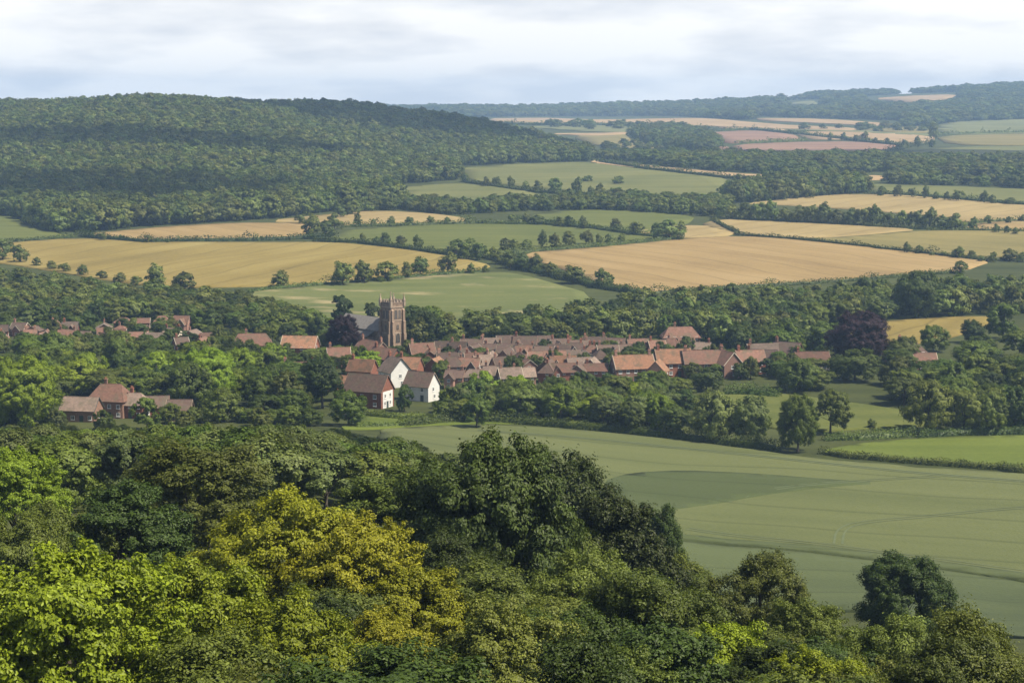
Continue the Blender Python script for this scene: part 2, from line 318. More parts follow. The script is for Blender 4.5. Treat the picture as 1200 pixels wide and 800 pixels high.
def simple_mat(name, c0, c1, scale=1.5, rough=.85, spec=.25, rnd=.26, coord='Object', bands=None, det=5, moss=None):
    m, t = new_mat(name); o = N(t, 'ShaderNodeOutputMaterial'); p = N(t, 'ShaderNodeBsdfPrincipled'); p.inputs['Roughness'].default_value = rough; p.inputs['Specular IOR Level'].default_value = spec
    g = N(t, 'ShaderNodeTexCoord'); n_ = N(t, 'ShaderNodeTexNoise'); n_.inputs['Scale'].default_value = scale; n_.inputs['Detail'].default_value = det; n_.inputs['Roughness'].default_value = .65
    t.links.new(g.outputs[coord], n_.inputs['Vector']); c = ramp(t, [(.3, c0), (.7, c1)]); t.links.new(n_.outputs[0], c.inputs[0]); col = c.outputs[0]
    if moss:
        q = N(t, 'ShaderNodeTexNoise'); q.inputs['Scale'].default_value = .33; q.inputs['Detail'].default_value = 6; q.inputs['Roughness'].default_value = .7; oj = N(t, 'ShaderNodeObjectInfo'); va = N(t, 'ShaderNodeVectorMath', operation='ADD')
        t.links.new(g.outputs['Object'], va.inputs[0]); t.links.new(oj.outputs['Location'], va.inputs[1]); t.links.new(va.outputs[0], q.inputs['Vector'])
        qr = ramp(t, [(.48, (0, 0, 0)), (.66, (.75, .75, .75))]); t.links.new(q.outputs[0], qr.inputs[0]); mm = N(t, 'ShaderNodeMix', data_type='RGBA'); t.links.new(qr.outputs[0], mm.inputs[0]); t.links.new(col, mm.inputs[6]); mm.inputs[7].default_value = (*moss, 1); col = mm.outputs[2]
    oi = N(t, 'ShaderNodeObjectInfo'); hs = N(t, 'ShaderNodeHueSaturation'); m2 = N(t, 'ShaderNodeMapRange'); m2.inputs[3].default_value = 1 - rnd; m2.inputs[4].default_value = 1 + rnd
    t.links.new(oi.outputs['Random'], m2.inputs[0]); t.links.new(m2.outputs[0], hs.inputs['Value']); t.links.new(col, hs.inputs['Color']); t.links.new(hs.outputs[0], p.inputs[0])
    if bands:
        wv = N(t, 'ShaderNodeTexWave', bands_direction='Z'); wv.inputs['Scale'].default_value = bands; wv.inputs['Distortion'].default_value = .4; t.links.new(g.outputs[coord], wv.inputs['Vector'])
        bp = N(t, 'ShaderNodeBump'); bp.inputs['Strength'].default_value = .6; bp.inputs['Distance'].default_value = .05; t.links.new(wv.outputs[1], bp.inputs['Height']); t.links.new(bp.outputs[0], p.inputs['Normal'])
    t.links.new(p.outputs[0], o.inputs[0]); return m
simple_mat('brick_red', (0.16, 0.065, 0.042), (0.27, 0.115, 0.075), 2.2, bands=2.2)
simple_mat('brick_brown', (0.16, 0.095, 0.068), (0.26, 0.155, 0.11), 2.2, bands=2.2)
simple_mat('brick_pink', (0.24, 0.135, 0.1), (0.35, 0.205, 0.155), 2.2, bands=2.2)
simple_mat('render_cream', (.52, .46, .36), (.64, .58, .47), 1.2)
simple_mat('render_white', (.56, .55, .52), (.66, .65, .62), 0.8, rnd=.03)
simple_mat('tile_brown', (0.066, 0.044, 0.036), (0.125, 0.082, 0.064), 1.3, bands=1.6, rnd=.34, moss=(.085, .078, .05))
simple_mat('tile_red', (0.112, 0.06, 0.044), (0.2, 0.108, 0.076), 1.3, bands=1.6, rnd=.34, moss=(.085, .078, .05))
simple_mat('tile_orange', (0.17, 0.088, 0.052), (0.28, 0.148, 0.088), 1.3, bands=1.6, rnd=.34, moss=(.085, .078, .05))
simple_mat('tile_pale', (0.135, 0.098, 0.078), (0.22, 0.16, 0.125), 1.3, bands=1.6, rnd=.34, moss=(.085, .078, .05))
simple_mat('slate', (0.13, 0.118, 0.104), (0.21, 0.192, 0.172), 1.0, bands=1.6, rough=.7)
simple_mat('moss_roof', (0.17, 0.13, 0.05), (0.26, 0.2, 0.07), .9, bands=1.6)
simple_mat('stone_brown', (0.16, 0.112, 0.08), (0.295, 0.215, 0.155), .8, bands=1.1, det=8)
simple_mat('stone_trim', (0.23, 0.175, 0.13), (0.34, 0.27, 0.2), 1.0)
simple_mat('paint_white', (.76, .76, .74), (.82, .82, .80), 1.0, rnd=.02, rough=.5)
simple_mat('glass_dark', (.02, .024, .028), (.05, .055, .06), 1.0, rough=.12, spec=.6)
simple_mat('door_paint', (.03, .05, .05), (.07, .08, .07), 1.0, rough=.5)
simple_mat('clay_pot', (.30, .13, .07), (.40, .19, .11), 3)
simple_mat('lead_dark', (.05, .05, .055), (.09, .09, .095), 2)

# ------------------------------------------------------------------ ground sheet
def terrain():
    Dg = np.exp(BB / 2); X = (AA[None, :] * 300 / FPX) * Dg[:, None]; Y = np.repeat(Dg[:, None], NA, 1)
    V = np.stack([X, Y, ZG], -1).reshape(-1, 3)
    idx = np.arange(NB * NA).reshape(NB, NA)
    F = np.stack([idx[:-1, :-1], idx[:-1, 1:], idx[1:, 1:], idx[1:, :-1]], -1).reshape(-1, 4)
    back = np.stack([np.linspace(-500, 500, NA), np.full(NA, -250.0), np.full(NA, 90.0)], -1)
    o = len(V); V = np.r_[V, back]; bi = o + np.arange(NA)
    F = np.r_[F, np.stack([bi[:-1], bi[1:], idx[0, 1:], idx[0, :-1]], -1)]
    g = link('ground', np_mesh('ground', V, F, MATS['grass_rough'], smooth=True)); tag(g, 'rolling rough grass ground of the hill and the valley', kind='structure')
terrain()

def densify(P, step, closed=True, wob=0.0, seed=1):
    rng = np.random.default_rng(seed); out = []; m = len(P)
    for i in range(m if closed else m - 1):
        a, b = P[i], P[(i + 1) % m]; L = np.linalg.norm(b - a); k = max(1, int(L / step))
        for j in range(k):
            q = a + (b - a) * j / k
            if wob and j: q = q + rng.normal(0, wob, 2)
            out.append(q)
    if not closed: out.append(P[-1])
    return np.array(out)
def smooth_closed(P, it=1):
    P = np.array(P, float)
    for _ in range(it):
        Nn = np.roll(P, -1, 0); P = np.stack([P * .8 + Nn * .2, P * .2 + Nn * .8], 1).reshape(-1, 2)
    return P
FIELDS = {}
def field(name, poly, mat, label, off=0.45, rnd=1, wob=0.6):
    w = hit([p[0] for p in poly], [p[1] for p in poly])
    D = w[:, 1].mean(); P = smooth_closed(w[:, :2], rnd); P = densify(P, max(4.0, D * .012), wob=wob)
    lo = P.min(0); hi = P.max(0); st = max(6.0, D * .013)
    ny = max(6.0, D * .011)
    gx, gy = np.meshgrid(np.arange(lo[0], hi[0], st), np.arange(lo[1], hi[1], ny)); g = np.stack([gx.ravel(), gy.ravel()], -1)
    g = g[inpoly(g[:, 0], g[:, 1], P)]
    pts = [Vector(p) for p in np.r_[P, g]]
    v, e, f, *_ = delaunay_2d_cdt(pts, [], [list(range(len(P)))], 1, 1e-3)
    v2 = np.array([(p.x, p.y) for p in v]); f = np.array([q for q in f if len(q) == 3])
    z = gz(v2[:, 0], v2[:, 1]) + off
    V = np.c_[v2, z]
    from collections import Counter
    cn = Counter()
    for a, b, c in f:
        for p, q in ((a, b), (b, c), (c, a)): cn[(min(p, q), max(p, q))] += 1
    Vs = [V]; o = len(V); low = V.copy(); low[:, 2] -= off + 1.0; Vs.append(low)
    sk = []
    for (p, q), k in cn.items():
        if k == 1: sk += [(p, q, q + o), (p, q + o, p + o)]
    F = np.r_[f, np.array(sk, int).reshape(-1, 3)]
    ob = link(name, np_mesh(name, np.vstack(Vs), F, MATS[mat])); tag(ob, label, kind='structure'); FIELDS[label] = P
    return ob

# ------------------------------------------------------------------ tree crowns and trunks
def rand_dir(rng, k):
    v = rng.normal(size=(k, 3)); return v / np.linalg.norm(v, axis=1, keepdims=True)
def leaves_mesh(name, pos, nor, size, tone, rng, fold=.18, asp=.62):
    k = len(pos); r = rand_dir(rng, k); t = np.cross(nor, r); t /= np.linalg.norm(t, axis=1, keepdims=True) + 1e-9; b = np.cross(nor, t)
    s = (size * rng.uniform(.65, 1.35, k))[:, None]
    V = np.stack([pos - t * s * .5, pos + b * s * asp * .5 + nor * s * fold, pos + t * s * .5, pos - b * s * asp * .5 + nor * s * fold], 1).reshape(-1, 3)
    i = np.arange(k)[:, None] * 4
    F = np.stack([i + [0, 1, 2], i + [0, 2, 3]], 1).reshape(-1, 3)
    return V, F, np.repeat(tone, 2)
def crown(name, seed, Rw=6.0, H=14.0, low=2.2, n_limb=11, n_sub=11, n_leaf=24000, leaf=.28, squash=1.0, lobes=.36, top=.0, droop=.0, mat='leaf_tinted', ragged=.25, spiky=0.0, flat=.82, coh=0.0, fine=(.26, .50), spray=.08):
    """leafy crown: boughs set on a dome, twig clumps on each bough, leaves on each clump"""
    rng = np.random.default_rng(seed); hc = (H - low) / 2; cz = low + hc
    L = []; tries = 0
    while len(L) < n_limb and tries < 4000:
        tries += 1
        d = rand_dir(rng, 1)[0]
        if d[2] < (-.55 if low > 1.2 else -.95): continue
        rr = rng.uniform(.52, .70)
        hor = math.hypot(d[0], d[1]); wx = (1.0 - top * max(d[2], 0)) if d[2] >= 0 else hor ** (.3 if low <= 1.2 else .7) / hor
        p = np.array([d[0] * Rw * rr * wx, d[1] * Rw * rr * wx, d[2] * hc * rr * squash])
        rl = Rw * lobes * rng.uniform(.72, 1.22)
        if all(np.linalg.norm(p - q) > .58 * (rl + s) * .8 for q, s in L): L.append((p, rl))
    L.append((np.array([0, 0, hc * .30]), Rw * lobes * 1.25))
    subs = []
    for p, rl in L:
        o = p / (np.linalg.norm(p) + 1e-6); k = int(n_sub * (rl / (Rw * lobes)) ** 2 + 2)
        dd = rand_dir(rng, k) + o * .55 + np.array([0, 0, .25 - droop]); dd /= np.linalg.norm(dd, axis=1, keepdims=True)
        for q in dd:
            rs = rl * (fine[0] + (fine[1] - fine[0]) * rng.uniform() ** 1.5)
            subs.append((p + q * rl * rng.uniform(.62, .62 + ragged + .2), rs, rng.uniform(), q))
    QD = np.array([s[3] for s in subs]); C = np.array([s[0] for s in subs]); RS = np.array([s[1] for s in subs]); TN = np.array([s[2] for s in subs])
    w = RS ** 2; w /= w.sum(); which = rng.choice(len(C), n_leaf, p=w)
    d = rand_dir(rng, n_leaf); d[:, 2] += .22; d /= np.linalg.norm(d, axis=1, keepdims=True)
    rad = RS[which] * (rng.uniform(.25, 1, n_leaf) ** .5) * np.where(rng.uniform(size=n_leaf) < spray + spiky, rng.uniform(1.0, 1.7, n_leaf), 1)
    off = d * rad[:, None] * np.array([1, 1, flat]); al = (off * QD[which]).sum(1, keepdims=True)
    pos = C[which] + off + QD[which] * al * (.45 if fine[0] < .2 else .25)
    o = pos / np.array([Rw, Rw, hc]); on = np.linalg.norm(o, axis=1, keepdims=True)
    keep = (on[:, 0] > .34)
    nor = d * .75 + o / (on + 1e-6) * (.35 + coh) + rand_dir(rng, n_leaf) * (.55 - .28 * coh) + np.array([0, 0, .25 + .5 * (.82 - flat)]); nor /= np.linalg.norm(nor, axis=1, keepdims=True)
    pos = pos + np.array([0, 0, cz]); pos[:, 2] = np.maximum(pos[:, 2], .15)
    tone = np.clip(TN[which] * .22 + rng.uniform(size=n_leaf) * .78 + rng.normal(0, .06, n_leaf), 0, 1)
    V, F, T = leaves_mesh(name, pos[keep], nor[keep], leaf, tone[keep], rng)
    me = np_mesh(name, V, F, MATS[mat], T)
    return me, [(tuple(p + np.array([0, 0, cz])), rl) for p, rl in L], (Rw * 2, H)
def trunk(name, limbs, H, low, r0=.32, k=8, seed=0, bend=.3):
    rng = random.Random(seed); m = MB(); fork = low + (H - low) * .22
    top = (rng.uniform(-bend, bend), rng.uniform(-bend, bend), fork)
    m.tube([(0, 0, -.6), (0, 0, .15), (top[0] * .2, top[1] * .2, .8), (top[0] * .5, top[1] * .6, fork * .55), top, (top[0] * 1.2, top[1] * 1.2, low + (H - low) * .6), (top[0], top[1], low + (H - low) * .82)],
           [r0 * 1.7, r0 * 1.35, r0 * 1.05, r0 * .92, r0 * .8, r0 * .4, r0 * .12], k)
    for (p, rl) in limbs[:9]:
        st = Vector(top) * rng.uniform(.72, 1.0); st.z = fork * rng.uniform(.75, 1.0); e = Vector(p); mid_ = st.lerp(e, .5) + Vector((0, 0, -.08 * (e - st).length + .3))
        m.tube([st, mid_, e], [r0 * .42, r0 * .26, r0 * .08], max(4, k - 3))
    return m.mesh(name, MATS['bark'])
PROTO = {}
def proto(key, kind, seed, r0=.32, k=8, **kw):
    me, L, dim = crown('crown_' + key, seed, **kw)
    tk = trunk('trunk_' + key, L, kw.get('H', 14.0), kw.get('low', 2.2), r0, k, seed)
    PROTO[key] = (me, tk, dim[0], dim[1], kind)
# near: every leaf spray is seen; mid: clumps are seen; far: outline only
proto('near_a', 'oak_tree', 11, H=14, Rw=6.4, low=0.6, n_limb=19, n_sub=24, n_leaf=64000, leaf=.235, lobes=.30, flat=.8, fine=(.12, .44), spray=.16)
proto('near_b', 'ash_tree', 12, H=16, Rw=5.8, low=0.9, n_limb=18, n_sub=24, n_leaf=60000, leaf=.225, ragged=.4, lobes=.30, flat=.8, fine=(.12, .44), spray=.16)
proto('near_c', 'maple_tree', 13, H=13, Rw=6.2, n_limb=20, n_sub=24, n_leaf=80000, leaf=.215, ragged=.5, spiky=.10, lobes=.27, flat=.66, fine=(.12, .44), spray=.16)
proto('near_d', 'oak_tree', 14, H=14, Rw=6.6, low=0.5, n_limb=18, n_sub=26, n_leaf=64000, leaf=.225, lobes=.32, flat=.8, fine=(.12, .44), spray=.16)
proto('near_e', 'hawthorn_tree', 15, H=11, Rw=5.4, low=1.0, n_limb=14, n_sub=24, n_leaf=60000, leaf=.19, ragged=.45, spiky=.15, lobes=.30, flat=.8, fine=(.12, .44), spray=.16)
proto('near_f', 'oak_tree', 16, H=12, Rw=6.8, low=.5, n_limb=22, n_sub=24, n_leaf=90000, leaf=.25, lobes=.31, flat=.8, coh=.25, fine=(.12, .44), spray=.16)
proto('mid_a', 'oak_tree', 21, H=13, Rw=6, low=.5, n_limb=13, n_sub=10, n_leaf=15000, leaf=.50, k=6, coh=.55)
proto('mid_b', 'ash_tree', 22, H=15, Rw=5.5, low=.9, n_limb=14, n_sub=10, n_leaf=15000, leaf=.48, k=6, ragged=.35, coh=.55)
proto('mid_c', 'lime_tree', 23, H=14, Rw=5.6, low=.3, n_limb=13, n_sub=11, n_leaf=15000, leaf=.48, k=6, lobes=.42, coh=.55)
proto('mid_d', 'hawthorn_tree', 24, H=9, Rw=5, low=.3, n_limb=14, n_sub=9, n_leaf=13000, leaf=.44, k=6, ragged=.35, coh=.55)
proto('mid_e', 'beech_tree', 25, H=12, Rw=7, low=.4, n_limb=18, n_sub=10, n_leaf=18000, leaf=.50, k=6, lobes=.34, coh=.55)
proto('far_a', 'field_maple', 31, H=10, Rw=5.2, low=.2, n_limb=9, n_sub=7, n_leaf=2600, leaf=.95, k=5, lobes=.52, mat='leaf_wood', coh=1.1)
proto('far_b', 'field_oak', 32, H=11, Rw=5.2, low=.1, n_limb=10, n_sub=7, n_leaf=2600, leaf=.95, k=5, lobes=.52, mat='leaf_wood', coh=1.1)
proto('far_c', 'field_lime', 33, H=12, Rw=5.0, low=.1, n_limb=9, n_sub=7, n_leaf=2600, leaf=.95, k=5, lobes=.52, mat='leaf_wood', coh=1.1)
proto('far_d', 'field_thorn', 34, H=8, Rw=4.8, low=0, n_limb=8, n_sub=7, n_leaf=2200, leaf=.95, k=5, lobes=.48, mat='leaf_wood', coh=1.1)
FARS = ('far_a', 'far_b', 'far_c', 'far_d')
SRC = {}
RN = random.Random(5)
NTREE = 0
def tree(key, x, y, width, height, mat, label, group=None, z=None, rot=None, name=None, cat='tree'):
    global NTREE
    me, tk, w, h, kind = PROTO[key]
    t = empty(name or kind, (x, y, float(gz(x, y)) - .1 if z is None else z), RN.uniform(0, 6.28) if rot is None else rot)
    t.scale = (width / w, width / w * RN.uniform(.92, 1.08), height / h)
    tag(t, label, cat, group)
    link('trunk', tk, t); c = link('crown', me, t)
    if mat: c.color = (*TINT[mat], 1)
    else: SRC.setdefault(key, c)
    NTREE += 1
    return t
def tree_px(key, px, rtop, rbase, wpx, mat, label, group=None, **kw):
    """a tree whose foot stands on the ground seen at (px, rbase)"""
    p = at(px, rbase); D = p[1] / FWD[1] * 1.0
    s = D / FPX
    return tree(key, p[0], p[1], wpx * s, max((rbase - rtop) * s * 1.02, 1.0), mat, label, group, **kw)
def tree_at(key, px, rtop, D, wpx, mat, label, group=None, ratio=.85, **kw):
    """a slope tree at distance D whose top reaches row rtop; its foot is on the hidden ground below"""
    best = None
    for f in np.exp(np.linspace(-.5, .5, 41)):
        d = D * f; hh = zrow(rtop, d) - float(gz((px - 600) / FPX * d, d)); q = hh / (wpx * d / FPX); c = abs(math.log(f)) + (5 + 9 * abs(q - ratio) if q < ratio else 0) + 3 * max(q - 1.12, 0)
        if best is None or c < best[0]: best = (c, d)
    D = best[1]
    x = (px - 600) / FPX * D * 1.0; z0 = float(gz(x, D)); zt = zrow(rtop, D); s = D / FPX
    return tree(key, x, D, wpx * s, max(zt - z0, 4.0), mat, label, group, **kw)

# ================================================================== THE FIELDS
field('crop_field', [(440, 505), (500, 501), (560, 499), (640, 502), (740, 511), (860, 525), (960, 540), (1080, 549), (1210, 558), (1420, 572), (1420, 706), (1200, 678), (1100, 664), (1000, 650), (900, 640), (800, 631), (700, 622), (500, 600), (430, 560)],
      'crop_green', 'large field of grey-green young cereal below the village, crossed by faint wheel tracks', off=.55)
field('crop_field', [(700, 625), (800, 635), (900, 645), (1000, 656), (1100, 669), (1200, 683), (1420, 712), (1420, 790), (1200, 745), (1000, 715), (800, 700), (690, 690)],
      'crop_green_low', 'darker green crop field below the grass strip at the foot of the slope', off=.5)
field('grass_strip', [(690, 620), (800, 629), (900, 639), (1000, 649), (1100, 662.5), (1200, 675.5), (1420, 703), (1420, 712), (1200, 683.5), (1100, 669.5), (1000, 656), (900, 645), (800, 635), (690, 625)],
      'crop_green_deep', 'narrow dark unmown grass strip between the two green crops', off=.9, wob=.3)
field('pasture', [(958, 530), (1010, 520), (1110, 512.5), (1200, 511), (1420, 514), (1420, 572), (1300, 562), (1200, 551), (1080, 543), (1000, 537)],
      'pasture_bright', 'bright grass pasture behind the low hedge at the edge of the big crop field')
field('pasture', [(826, 462), (900, 460), (1000, 473), (1092, 486), (1095, 499), (1010, 503), (940, 508), (880, 498), (840, 480)],
      'pasture', 'smooth green paddock behind the round pale trees')
field('lawn', [(395, 503), (420, 489), (440, 484), (520, 486), (640, 492), (720, 499), (720, 503), (640, 498), (560, 496), (480, 500), (430, 504)],
      'pasture_bright', 'bright mown lawn in front of the white gabled house', off=.3)
field('striped_meadow', [(288, 343), (340, 338), (400, 333), (480, 326), (560, 319), (600, 320), (640, 330), (696, 346), (672, 372), (560, 386), (400, 384), (330, 366)],
      'meadow_striped', 'pale striped green meadow on the slope behind the church tower')
field('wheat_field', [(-160, 284), (0, 286), (90, 279), (170, 284), (260, 284), (390, 284), (470, 292), (540, 303), (578, 312), (560, 317), (500, 322), (400, 331), (330, 336), (200, 338), (130, 330), (60, 318), (-20, 306), (-160, 300)],
      'wheat_gold', 'wide golden wheat field below the wooded hill, darker gold than the others')
field('wheat_field', [(96, 275), (170, 268), (280, 261), (350, 262), (366, 266), (363, 276), (290, 280), (170, 283)],
      'wheat_tan', 'small tan wheat field at the foot of the dark wood')
field('pasture', [(-180, 240), (0, 250), (64, 274), (92, 277), (0, 284), (-180, 282)], 'pasture', 'dull green pasture at the corner of the hillside wood')
field('pasture', [(372, 282), (400, 271), (470, 265), (560, 262), (650, 263), (740, 274), (792, 283), (620, 294), (566, 300), (520, 297), (460, 288)],
      'pasture', 'green pasture between two rows of hedgerow trees above the golden wheat')
field('wheat_field', [(312, 259), (380, 252), (440, 247), (500, 250), (552, 257), (540, 261), (470, 263), (420, 264), (368, 264)],
      'wheat_pale', 'narrow pale stubble field under the wood edge')
field('pasture', [(596, 258), (640, 249), (700, 246), (760, 249), (815, 254), (806, 263), (770, 272), (742, 273), (660, 262)],
      'pasture', 'green pasture bordered by a line of round trees below the tree belt')
field('pasture', [(455, 222), (530, 214.5), (580, 219), (628, 226), (640, 236), (560, 243), (500, 239)],
      'pasture_pale', 'small pale green field beside the corner of the wood')
field('pasture', [(534, 197), (600, 192.5), (690, 190), (780, 200), (862, 211), (852, 232), (760, 236), (690, 226), (600, 218), (545, 210)],
      'pasture_pale', 'broad pale pasture below the dark end of the wooded hill')
field('wheat_field', [(604, 298), (700, 290), (800, 280), (868, 277), (930, 281), (1000, 288), (1100, 299), (1164, 306), (1130, 318), (990, 329), (870, 336), (752, 344), (700, 331), (650, 313)],
      'wheat_tan', 'biggest tan wheat field, in the middle of the valley')
field('wheat_field', [(836, 259), (880, 256), (960, 260), (1082, 269), (1020, 275), (950, 280), (868, 275), (820, 264)],
      'wheat_pale', 'pale cream wheat field below the straight row of trees')
field('wheat_field', [(944, 281.5), (1020, 276), (1088, 270), (1200, 271), (1420, 276), (1420, 306), (1200, 303), (1120, 300), (1000, 287)],
      'wheat_green', 'yellow-green ripening field right of the tan wheat')
field('wheat_field', [(872, 239), (930, 232), (980, 228), (1060, 228.5), (1200, 240), (1420, 255), (1420, 278), (1200, 262), (1128, 263), (1118, 256), (1000, 246), (905, 240)],
      'wheat_pale', 'long pale wheat field behind the straight row of trees')
field('wheat_field', [(1126, 268), (1160, 261), (1200, 259), (1420, 270), (1420, 276), (1200, 271)], 'wheat_tan', 'thin strip of tan stubble among hedges')
field('pasture', [(1012, 216), (1100, 218), (1200, 222), (1420, 232), (1420, 250), (1200, 237), (1060, 228), (1018, 227)],
      'pasture_pale', 'olive pasture dotted with a row of round trees')
field('stubble_patch', [(742, 272), (800, 264), (850, 266), (866, 276), (800, 279.5), (770, 278)], 'wheat_pale', 'pale bare patch of stubble by a hedge corner')
field('wheat_field', [(930, 388), (1030, 377), (1152, 370), (1170, 378), (1120, 395), (1075, 404), (1000, 405)], 'wheat_gold', 'golden wheat glimpsed among trees behind the dark copper beech')
# the far country
field('far_field', [(690, 191), (760, 199), (850, 207), (940, 211), (940, 208), (850, 203), (760, 195), (700, 188)], 'stubble_far', 'thin straw strip under the far tree belt', off=.8)
field('far_field', [(862, 170), (920, 167), (1000, 166), (1062, 172), (1030, 180), (930, 183), (850, 178)], 'soil_pink', 'pinkish orange field in the far valley', off=.8)
field('far_field', [(828, 156), (880, 153), (930, 158), (940, 164), (862, 169), (838, 166)], 'soil_pink', 'rose brown ploughed field beyond the wooded knoll', off=1)
field('far_field', [(930, 155), (1000, 154), (1096, 160), (1094, 168), (1064, 171), (1000, 164), (945, 164)], 'stubble_far', 'straw coloured far field with a tree line along it', off=1)
field('far_field', [(560, 139.5), (660, 138.5), (790, 139), (900, 146), (1010, 151), (1000, 154), (900, 151), (780, 146), (660, 145), (570, 143)], 'stubble_far', 'long straw band at the foot of the far ridge', off=1.2)
field('far_field', [(610, 149), (690, 147), (780, 150), (830, 152), (780, 157), (690, 155)], 'grass_far', 'pale green far field left of the knoll', off=1.2)
field('far_field', [(668, 160), (730, 156), (742, 166), (800, 176), (830, 181), (770, 182), (700, 172)], 'wheat_green', 'ochre slope below the wooded knoll', off=1)
field('far_field', [(790, 172), (850, 171), (866, 180), (820, 182)], 'soil_pink', 'small brown plot beside the knoll', off=1)
field('far_field', [(1096, 144), (1200, 139), (1420, 137), (1420, 153), (1200, 156), (1100, 159)], 'grass_far', 'upper pale green field on the far valley side', off=1.2)
field('far_field', [(1096, 160), (1200, 157), (1420, 155), (1420, 170), (1200, 171), (1110, 170)], 'wheat_green', 'lower yellowish far field', off=1)
field('far_field', [(1040, 183), (1110, 172), (1200, 172), (1420, 172), (1420, 186), (1200, 185), (1100, 187)], 'pasture_pale', 'green field above the dark far tree belt', off=1)
field('far_field', [(1022, 116), (1060, 113), (1122, 111), (1112, 117), (1060, 121)], 'stubble_far', 'straw clearing high on the far wooded ridge', off=1.5)
field('far_field', [(926, 121), (952, 118), (960, 123), (934, 125)], 'grass_far', 'small clearing in the far wooded ridge', off=1.5)
field('far_field', [(985, 207), (1035, 206), (1040, 211), (990, 212)], 'stubble_far', 'small straw plot among the far tree belt', off=.8)

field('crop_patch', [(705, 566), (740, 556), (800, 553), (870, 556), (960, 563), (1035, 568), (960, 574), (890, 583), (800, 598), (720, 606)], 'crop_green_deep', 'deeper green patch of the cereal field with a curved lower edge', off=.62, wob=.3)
field('far_field', [(690, 127), (760, 123), (840, 120), (945, 115.5), (952, 109.5), (840, 114.5), (760, 118), (690, 122.5)], 'grass_far', 'open pale green crest of the far ridge', off=1.5)
field('far_field', [(885, 139), (960, 140), (1050, 146), (1040, 149), (960, 145), (890, 142)], 'stubble_far', 'thin straw strip under the far ridge wood', off=1.5)
field('far_field', [(640, 157), (700, 156.5), (735, 155), (735, 158), (690, 160)], 'stubble_far', 'narrow straw strip left of the knoll', off=1.2)
field('far_field', [(1004, 152), (1090, 148), (1094, 156), (1040, 156)], 'wheat_green', 'small yellowish far field by the field corner', off=1.2)
for q_ in ([(700, 168), (770, 176), (850, 181), (850, 184), (770, 180), (700, 172)], 'grass_far', 'pale green slope below the wooded knoll'), ([(870, 184.5), (980, 184), (1040, 183), (1040, 186), (980, 187), (870, 187)], 'wheat_green', 'dull yellow strip above the far tree belt'), ([(900, 148), (1000, 152.5), (1090, 157), (1086, 159.5), (1000, 155.5), (905, 152)], 'grass_far', 'pale strip between two far straw fields'), ([(842, 147), (905, 150), (930, 154), (880, 152), (842, 151)], 'stubble_far', 'small straw field beyond the rose brown one'):
    field('far_field', q_[0], q_[1], q_[2], off=1)
# wheel tracks in the big crop: pressed lanes lying in the crop's own surface
CROP = bpy.data.objects['crop_field']
simple_mat('pressed_crop', (.075, .095, .045), (.105, .125, .058), .5, rnd=0)
def track(px_path, wid=.5, gap=1.8, lift=.62):
    P = hit([p[0] for p in px_path], [p[1] for p in px_path])[:, :2]
    for _ in range(3): P = np.r_[P[:1], np.stack([P[:-1] * .75 + P[1:] * .25, P[:-1] * .25 + P[1:] * .75], 1).reshape(-1, 2), P[-1:]]
    P = densify(P, 4, closed=False)
    T = np.gradient(P, axis=0); T /= np.linalg.norm(T, axis=1, keepdims=True); Nn = np.stack([-T[:, 1], T[:, 0]], -1)
    for s in (-gap / 2, gap / 2):
        a = P + Nn * (s - wid / 2); b = P + Nn * (s + wid / 2); k = len(P)
        V = np.r_[np.c_[a, gz(a[:, 0], a[:, 1]) + lift], np.c_[b, gz(b[:, 0], b[:, 1]) + lift]]
        i = np.arange(k - 1); F = np.stack([i, i + 1, k + i + 1, k + i], -1)
        link('wheel_track', np_mesh('wheel_track', V, F, MATS['pressed_crop']), CROP)
track([(982, 640), (985, 622), (1010, 614), (1080, 608), (1200, 596), (1420, 590)])
track([(560, 506), (700, 516), (860, 533), (1000, 549), (1200, 567), (1420, 580)], wid=.9)
track([(806, 622), (900, 634), (1000, 645), (1200, 672), (1420, 700)], wid=.5)
track([(850, 590), (900, 575), (1000, 566), (1100, 560)], wid=.45)

# ================================================================== HEDGEROW TREES
ORD = 'first second third fourth fifth sixth seventh eighth ninth tenth eleventh twelfth thirteenth fourteenth fifteenth sixteenth seventeenth eighteenth nineteenth twentieth'.split()
ORD += ['twenty-' + o for o in ORD[:9]] + ['thirtieth'] + ['thirty-' + o for o in ORD[:9]] + ['fortieth'] + ['forty-' + o for o in ORD[:9]]
def tree_row(rows, where, group, mats=('leaf_wood',), keys=FARS, hk=1.12, adj=('round', 'bushy', 'dense', 'spreading')):
    rows = sorted(rows)
    for i, q in enumerate(rows):
        px, rb, w = q[:3]; h = q[3] if len(q) > 3 else w * hk
        key = keys[(i * 7 + len(rows)) % len(keys)] if w < 30 else keys[i % len(keys)]
        m = mats[i % len(mats)]
        size = 'small' if w < 10 else ('large' if w > 19 else 'middling')
        tree_px(key, px, rb - h, rb + .6, w, None if (key in FARS and m == 'leaf_wood') else m, f'{size} {adj[i % len(adj)]} tree, {ORD[i]} from left {where}', group)
tree_row([(545, 213, 9), (569, 218, 9), (582, 218, 9), (599, 219, 9), (616, 222, 9), (630, 225, 11), (650, 226, 16, 16), (676, 226, 13, 15), (692, 228, 9), (704, 229, 12)], 'along the hedge under the broad pale pasture', 'trees along the upper hedge')
